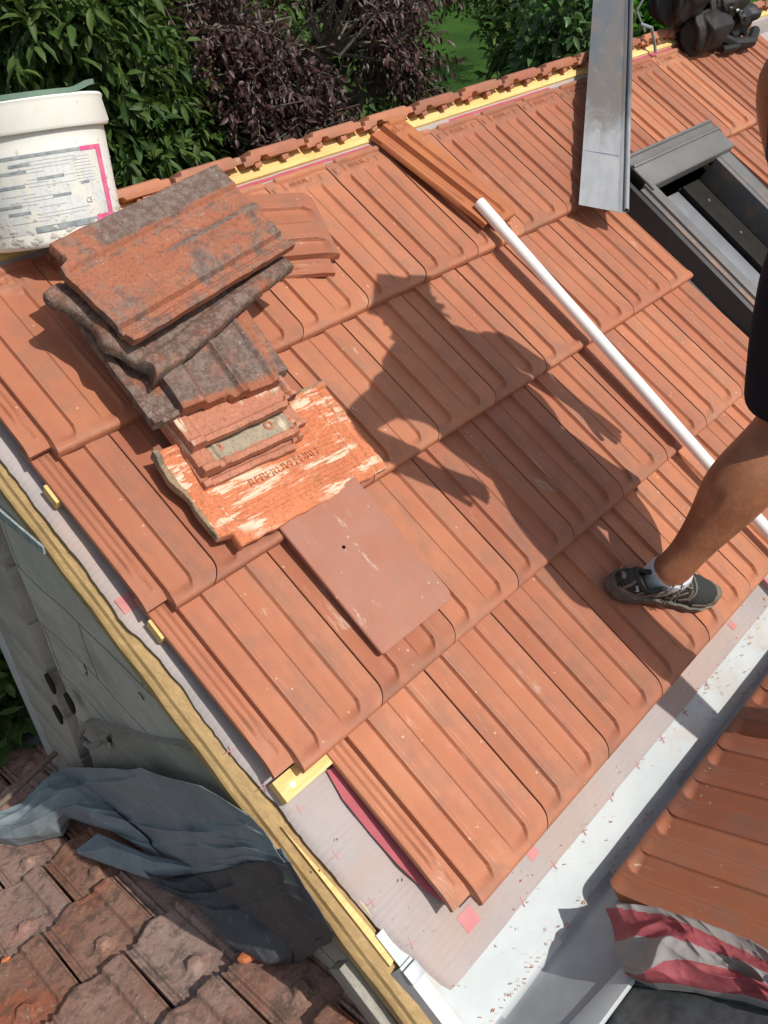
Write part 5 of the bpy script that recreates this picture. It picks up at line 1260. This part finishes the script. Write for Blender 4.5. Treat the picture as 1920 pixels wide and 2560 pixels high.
blob('bag_body', (3.24, -.49, .12), (.14, .09, .085), M['bag'], 7, .20)
blob('bag_pocket', (3.38, -.45, .08), (.11, .08, .06), M['bag_gloss'], 11, .22)
blob('bag_flap', (3.13, -.43, .065), (.12, .07, .08), M['bag'], 15, .15)
def bagtube(name, pts, r, mat, flat=1.0):
    mb = MB(); pp = np.array(pts, float); t = np.linspace(0, len(pp) - 1, 30); q = np.stack([np.interp(t, range(len(pp)), pp[:, j]) for j in range(3)], 1); mb.tube([W(*z) for z in q], r, 8)
    o = bpy.data.objects.new(name, mb.build(name, mat)); col.objects.link(o); o.parent = bag; o.matrix_parent_inverse = binv
bagtube('strap', [(3.30, -.50, .14), (3.42, -.47, .10), (3.50, -.42, .05), (3.44, -.36, .03), (3.30, -.34, .03), (3.20, -.35, .03)], .014, M['bag_gloss'])
bagtube('strap', [(3.22, -.40, .05), (3.32, -.36, .03), (3.42, -.33, .04), (3.50, -.37, .05)], .022, M['bag'])
bagtube('strap', [(2.80, -.60, .20), (2.76, -.58, .10), (2.80, -.52, .05)], .004, M['window_rail'])
for a_, d_, h_ in [(3.20, -.46, .205), (3.17, -.42, .165), (3.23, -.41, .15), (3.09, -.54, .225), (3.30, -.42, .13)]: bagtube('buckle', [(a_, d_, h_), (a_ + .014, d_ + .004, h_ + .003)], .008, M['steel'])
mb = MB(); c_ = (3.10, -.405, .11); V = [W(c_[0], c_[1], c_[2]), W(c_[0] + .05, c_[1] + .004, c_[2] - .004), W(c_[0] + .045, c_[1] + .02, c_[2] - .055), W(c_[0] - .003, c_[1] + .018, c_[2] - .050)]; mb.add(V + [v + N1 * .002 - U1 * .003 for v in V], [(3, 2, 1, 0), (4, 5, 6, 7), (0, 1, 5, 4), (1, 2, 6, 5), (2, 3, 7, 6), (3, 0, 4, 7)])
o = bpy.data.objects.new('cloth_tag', mb.build('cloth_tag', M['tag'])); col.objects.link(o); o.parent = bag; o.matrix_parent_inverse = binv
# string line at the ridge
mb = MB(); pp = [W(2.74, -.53, .085), W(2.78, -.50, .085), W(2.82, -.475, .04), W(2.83, -.45, .012)]; mb.tube(pp, .006, 8); o = link('cord', mb.build('cord', M['tarp'])); tag(o, 'short green cord hanging over the ridge beside the tool bag', 'cord')

# ================================================================== DEBRIS
def crumbs(name, pts, mat, smin, smax, label, cat):
    mb = MB()
    for p, up in pts:
        s_ = rng.uniform(smin, smax); e1 = np.array([1, 0, 0]); e2 = np.cross(up, e1); rot = rng.uniform(0, 6.28); ca, sa = math.cos(rot), math.sin(rot); a_ = (e1 * ca + e2 * sa) * s_ * rng.uniform(.8, 2.2); b_ = (-e1 * sa + e2 * ca) * s_ * rng.uniform(.4, .9)
        V = [p - a_ - b_ * .3, p - b_, p + a_ * .8, p + b_ * .7, p + up * s_ * .7]; mb.add(V, [(0, 1, 4), (1, 2, 4), (2, 3, 4), (3, 0, 4), (3, 2, 1, 0)])
    o = link(name, mb.build(name, mat, smooth=False)); tag(o, label, cat, kind='stuff'); return o
L = []
for i in range(420):
    t = rng.random(); cl = rng.random()
    a_ = -.02 + 1.35 * t; d_ = 1.205 + .015 * rng.normal() if cl < .25 else (1.288 + .006 * rng.normal() if cl < .62 else 1.20 + .08 * rng.random())
    if cl > .62 and not (.75 < a_ < 1.15 or rng.random() < .12): continue
    if cl < .25 and rng.random() < .6 and a_ < .7: continue
    L.append((W(a_, d_, -.058 + .0), N1))
crumbs('tile_crumbs', L, M['crumb'], .0008, .0028, 'tiny orange tile crumbs scattered along the white gutter', 'crumbs')
L = []
for i in range(45):
    a_, d_ = rng.uniform(.0, 1.2), rng.uniform(1.14, 1.29); L.append((W(a_, d_, -.055), N1))
for i in range(16): L.append((W(rng.uniform(-.03, .10), rng.uniform(1.0, 1.12), -.050), N1))
crumbs('wood_shavings', L, M['shaving'], .0008, .002, 'pale wood shavings scattered on the underlay near the gutter', 'shavings')
L = [(onroof(x, y, -.048), N1) for x, y in [(728, 1812), (868, 1900), (690, 1880), (1090, 2160), (1150, 1890), (1265, 1780), (940, 2010), (1295, 2180)]]
crumbs('black_grit', L, M['black_mark'], .0012, .0026, 'specks of black grit lying on the pale underlay', 'grit')

# ================================================================== GARDEN
o = link('lawn', mesh('lawn', [(-300, -300, -4.2), (300, -300, -4.2), (300, 300, -4.2), (-300, 300, -4.2)], [(0, 1, 2, 3)], M['lawn'])); tag(o, 'dark green lawn of the garden beyond the roof', 'lawn', kind='structure')
def leaves(name, clusters, n_tw, leaf, wid, per, mat, droop=.3, seed=1, twl=.16, out=.8, fold=.25):
    """clusters: (centre, radii, weight). leaves set in twigs near the outside of each cluster"""
    r_ = np.random.default_rng(seed); wts = np.array([c[2] for c in clusters], float); wts /= wts.sum()
    ci = r_.choice(len(clusters), n_tw, p=wts); C = np.array([c[0] for c in clusters])[ci]; RD_ = np.array([c[1] for c in clusters])[ci]
    d = r_.normal(size=(n_tw, 3)); d /= np.linalg.norm(d, axis=1)[:, None]; rad = r_.random(n_tw) ** .45
    base = C + d * RD_ * rad[:, None]; base += .10 * np.stack([vnoise(base[:, 1] * 3, base[:, 2] * 3, 1) - .5, vnoise(base[:, 0] * 3, base[:, 2] * 3, 2) - .5, vnoise(base[:, 0] * 3, base[:, 1] * 3, 3) - .5], 1)
    keep = (vnoise(base[:, 0] * 2.2 + base[:, 2] * 1.1, base[:, 1] * 2.2 - base[:, 2] * 2.0, seed + 7) > .30); base = base[keep]; d = d[keep]; m_ = len(base)
    tw = d * out + r_.normal(size=(m_, 3)) * .5 + np.array([0, 0, .25 - droop]); tw /= np.linalg.norm(tw, axis=1)[:, None]
    B = np.repeat(base, per, 0); T = np.repeat(tw, per, 0); k = np.tile(np.arange(per), m_) / per; L_ = m_ * per
    pos = B + T * (k[:, None] * twl)
    side = r_.normal(size=(L_, 3)); side -= (side * T).sum(1)[:, None] * T; side /= np.linalg.norm(side, axis=1)[:, None]
    ld = T * .55 + side * .75 + np.array([0, 0, -droop]) + r_.normal(size=(L_, 3)) * .15; ld /= np.linalg.norm(ld, axis=1)[:, None]
    nz_ = np.array([0, 0, 1.]) + r_.normal(size=(L_, 3)) * .45; w_ = np.cross(ld, nz_); w_ /= np.linalg.norm(w_, axis=1)[:, None] + 1e-9; up = np.cross(w_, ld)
    ll = leaf * r_.uniform(.6, 1.15, L_)[:, None]; ww = wid * r_.uniform(.75, 1.2, L_)[:, None]
    v = np.stack([pos, pos + ld * ll * .30 + w_ * ww * .42 + up * ww * fold, pos + ld * ll * .65 + w_ * ww * .40 + up * ww * fold * .8, pos + ld * ll - up * ll * .12,
                  pos + ld * ll * .65 - w_ * ww * .40 + up * ww * fold * .8, pos + ld * ll * .30 - w_ * ww * .42 + up * ww * fold, pos + ld * ll * .33, pos + ld * ll * .66], 1)
    V = v.reshape(-1, 3); o8 = np.arange(L_)[:, None] * 8
    Fq = np.array([[0, 1, 6, -1], [1, 2, 7, 6], [2, 3, 7, -1], [3, 4, 7, -1], [4, 5, 6, 7], [5, 0, 6, -1]])
    me = bpy.data.meshes.new(name); loops = []; starts = []; tot = []
    one = []; st = []; c = 0
    for f in Fq:
        f = [q for q in f if q >= 0]; st.append((c, len(f))); one += f; c += len(f)
    one = np.array(one); loops = (o8 + one[None, :]).ravel(); starts = (np.arange(L_)[:, None] * c + np.array([s_[0] for s_ in st])[None, :]).ravel(); tot = np.tile([s_[1] for s_ in st], L_)
    me.vertices.add(len(V)); me.vertices.foreach_set('co', V.ravel().astype(np.float32)); me.loops.add(len(loops)); me.loops.foreach_set('vertex_index', loops.astype(np.int32))
    me.polygons.add(len(starts)); me.polygons.foreach_set('loop_start', starts.astype(np.int32)); me.polygons.foreach_set('loop_total', tot.astype(np.int32)); me.update(calc_edges=True)
    me.materials.append(mat); me.polygons.foreach_set('use_smooth', [True] * len(me.polygons)); return me, base, tw
def tree(name, label, cat, foot, clusters, lf, bark, n_br=60, seed=1, trunk_r=.07, twig_r=.004, group=None):
    t = empty(name, tuple(foot)); tag(t, label, cat, group); inv = Matrix.Translation(foot).inverted()
    me, base, tw = lf; c = bpy.data.objects.new('crown', me); col.objects.link(c); c.parent = t; c.matrix_parent_inverse = inv
    r_ = np.random.default_rng(seed); mb = MB(); ctr = np.mean([q[0] for q in clusters], axis=0); foot = np.array(foot, float)
    fork = foot * .35 + ctr * .65; fork[2] = max(min(c_[0][2] for c_ in clusters) - .6, foot[2] + .5)
    mb.tube([foot, foot * .5 + fork * .5 + [.05, -.04, 0], fork], [trunk_r * 1.3, trunk_r, trunk_r * .8], 10)
    for c_ in clusters:
        cc = np.array(c_[0]); mid = fork * .5 + cc * .5 + r_.normal(size=3) * .08
        mb.tube([fork, mid, cc], [trunk_r * .6, trunk_r * .4, trunk_r * .22], 8)
    for i in r_.choice(len(base), min(n_br, len(base)), replace=False):
        b = base[i]; cc = min((np.array(q[0]) for q in clusters), key=lambda q: np.linalg.norm(q - b)); m1 = cc * .5 + b * .5 + r_.normal(size=3) * .06; m2_ = cc * .2 + b * .8 + r_.normal(size=3) * .03
        mb.tube([cc * .9 + b * .1, m1, m2_, b, b + tw[i] * .14], [twig_r * 2.6, twig_r * 1.7, twig_r * 1.2, twig_r * .8, twig_r * .4], 5)
    o = bpy.data.objects.new('trunk', mb.build('trunk', bark)); col.objects.link(o); o.parent = t; o.matrix_parent_inverse = inv; return t
def CL(x, y, k, r, w=1.0): return (atdist(x, y, k), r, w)
gz = -4.2
cl = [CL(60, 60, 2.9, (.45, .35, .40), 2), CL(200, 130, 3.1, (.35, .3, .35), 1.6), CL(40, 300, 3.1, (.4, .35, .45), 1.5), CL(280, 330, 3.3, (.32, .3, .40), 1.2), CL(330, 20, 3.5, (.35, .3, .35), 1), CL(-60, 150, 3.2, (.4, .4, .6), 1), CL(150, 450, 3.4, (.5, .3, .35), 1)]
tree('laurel_bush', 'green laurel bush with long pointed leaves behind the white bucket', 'bush', (cl[0][0][0], cl[0][0][1] + .3, gz), cl, leaves('crown', cl, 5200, .088, .028, 7, M['laurel'], .38, 3, .13), M['bark'], 60, 3)
cl = [CL(520, 60, 3.4, (.5, .4, .40), 1.6), CL(700, 120, 3.7, (.45, .4, .40), 1.6), CL(770, 60, 3.9, (.30, .4, .35), 1.1), CL(480, 250, 3.4, (.40, .3, .28), 1.1), CL(640, 260, 3.6, (.38, .3, .25), .8), CL(790, 200, 3.9, (.20, .3, .22), .5), CL(400, 120, 3.5, (.28, .2, .3), .7), CL(430, 290, 3.4, (.25, .2, .2), .5), CL(600, 160, 3.6, (.3, .3, .3), .8)]
tree('purple_plum_tree', 'purple leaved plum tree with bare grey twigs beyond the ridge', 'tree', (cl[1][0][0], cl[1][0][1] + .2, gz), cl, leaves('crown', cl, 4300, .044, .018, 8, M['plum'], .55, 5, .17), M['bark'], 800, 5, .06, .0040)
cl = [CL(1215, 40, 4.3, (.20, .2, .30), 1), CL(1250, 120, 4.4, (.18, .2, .25), 1), CL(1220, -20, 4.4, (.15, .2, .25), .6), CL(1215, 160, 4.5, (.2, .2, .14), .5)]
tree('apple_tree', 'small apple tree with grey green leaves left of the zinc strip', 'tree', (cl[0][0][0] + .2, cl[0][0][1] + .3, gz), cl, leaves('crown', cl, 420, .075, .038, 7, M['apple'], .1, 9, .16), M['bark'], 60, 9)
cl = [CL(1400, 40, 4.6, (.35, .3, .35), 1.3), CL(1330, 100, 4.7, (.35, .3, .3), 1), CL(1480, -20, 4.8, (.4, .3, .35), 1), CL(1170, 195, 4.6, (.16, .2, .10), .5), CL(1215, 185, 4.7, (.25, .2, .12), .5)]
tree('cherry_laurel_hedge', 'bright green glossy hedge in sun between the zinc strip and the bag', 'hedge', (cl[0][0][0], cl[0][0][1] + .3, gz), cl, leaves('crown', cl, 1900, .11, .028, 7, M['bamboo'], -.25, 13, .12), M['bark'], 30, 13)
cl = [CL(-30, 1500, 3.3, (.35, .25, .5), 1), CL(20, 1640, 3.6, (.3, .25, .3), .8)]
tree('garden_shrub', 'dark green shrub seen beside the block pillar at the far left', 'shrub', (cl[0][0][0], cl[0][0][1] + .1, gz), cl, leaves('crown', cl, 900, .10, .036, 7, M['laurel'], .3, 17, .12), M['bark'], 20, 17)
cl = [CL(700, 230, 5.6, (.5, .5, .45), 1), CL(520, 380, 5.2, (.8, .5, .5), 1), CL(760, 260, 6.0, (.3, .4, .3), .6)]
tree('green_undergrowth', 'dark green shrub growing below the purple plum tree', 'shrub', (cl[0][0][0], cl[0][0][1], gz), cl, leaves('crown', cl, 2600, .10, .045, 6, M['laurel'], .3, 23, .14), M['bark_dark'], 40, 23)
cl = [CL(300, 60, 9, (2.2, 1.2, 1.6), 2), CL(720, -40, 12, (1.1, 1.4, 1.3), 1.4), CL(1230, 40, 9, (.65, .8, .9), 1.3), CL(1250, 130, 8, (.7, .7, .8), 1), CL(1450, -40, 10, (1.6, 1, 1.2), 1), CL(1010, -90, 18, (2.2, 1.4, .9), 1), CL(560, 60, 12, (1.6, 1.2, 1.4), 1), CL(50, 300, 8, (2, 1, 1.5), 1)]
me, b_, t_ = leaves('far_shrubs', cl, 9000, .16, .07, 6, M['laurel'], .3, 31, .3)
o = link('far_shrubs', me); tag(o, 'mass of dark green shrubs at the back of the garden', 'shrubs', kind='stuff')

# ================================================================== CRUMPLED UNDERLAY AND METAL AT THE BOTTOM RIGHT
def on3(x, y, h): return onplane(x, y, P3 + N3 * h, N3)
def tarp3(name, rows, fm, mats, **kw):
    me = tarp(name, rows, mats, lp=on3, **kw); n = kw['n']; m = kw['m']; mi = []
    for j in range(m - 1):
        for i in range(n - 1): mi.append(fm(i / (n - 1), j / (m - 1)))
    mi += mi; mi += [0] * (len(me.polygons) - len(mi)); me.polygons.foreach_set('material_index', np.array(mi, dtype=np.int32)); return me
ub = empty('crumpled_underlay', tuple(on3(1450, 2050, .0))); tag(ub, 'crumpled grey and pink underlay spilling from under the opposite tiles', 'membrane'); uinv = Matrix.Translation(ub.location).inverted()
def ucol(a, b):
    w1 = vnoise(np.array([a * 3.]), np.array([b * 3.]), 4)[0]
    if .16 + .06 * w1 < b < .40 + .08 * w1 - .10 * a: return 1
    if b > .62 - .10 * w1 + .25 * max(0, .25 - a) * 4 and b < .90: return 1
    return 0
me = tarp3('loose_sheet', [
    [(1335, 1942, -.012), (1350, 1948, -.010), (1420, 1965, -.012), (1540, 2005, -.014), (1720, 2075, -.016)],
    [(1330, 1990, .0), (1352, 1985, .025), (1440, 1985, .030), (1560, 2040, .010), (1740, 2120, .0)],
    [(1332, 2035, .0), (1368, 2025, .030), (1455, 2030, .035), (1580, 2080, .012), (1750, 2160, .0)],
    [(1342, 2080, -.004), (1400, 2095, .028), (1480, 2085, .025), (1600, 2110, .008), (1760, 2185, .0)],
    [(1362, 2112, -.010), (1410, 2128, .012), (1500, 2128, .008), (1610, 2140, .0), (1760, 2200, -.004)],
    [(1368, 2116, -.018), (1425, 2140, -.012), (1500, 2145, -.012), (1610, 2165, -.014), (1760, 2215, -.016)]], ucol, [M['underlay_shaded'], M['pink_shaded']], n=170, m=110, amp=.045, seed=5, nf=3)
o = bpy.data.objects.new('loose_sheet', me); col.objects.link(o); o.parent = ub; o.matrix_parent_inverse = uinv
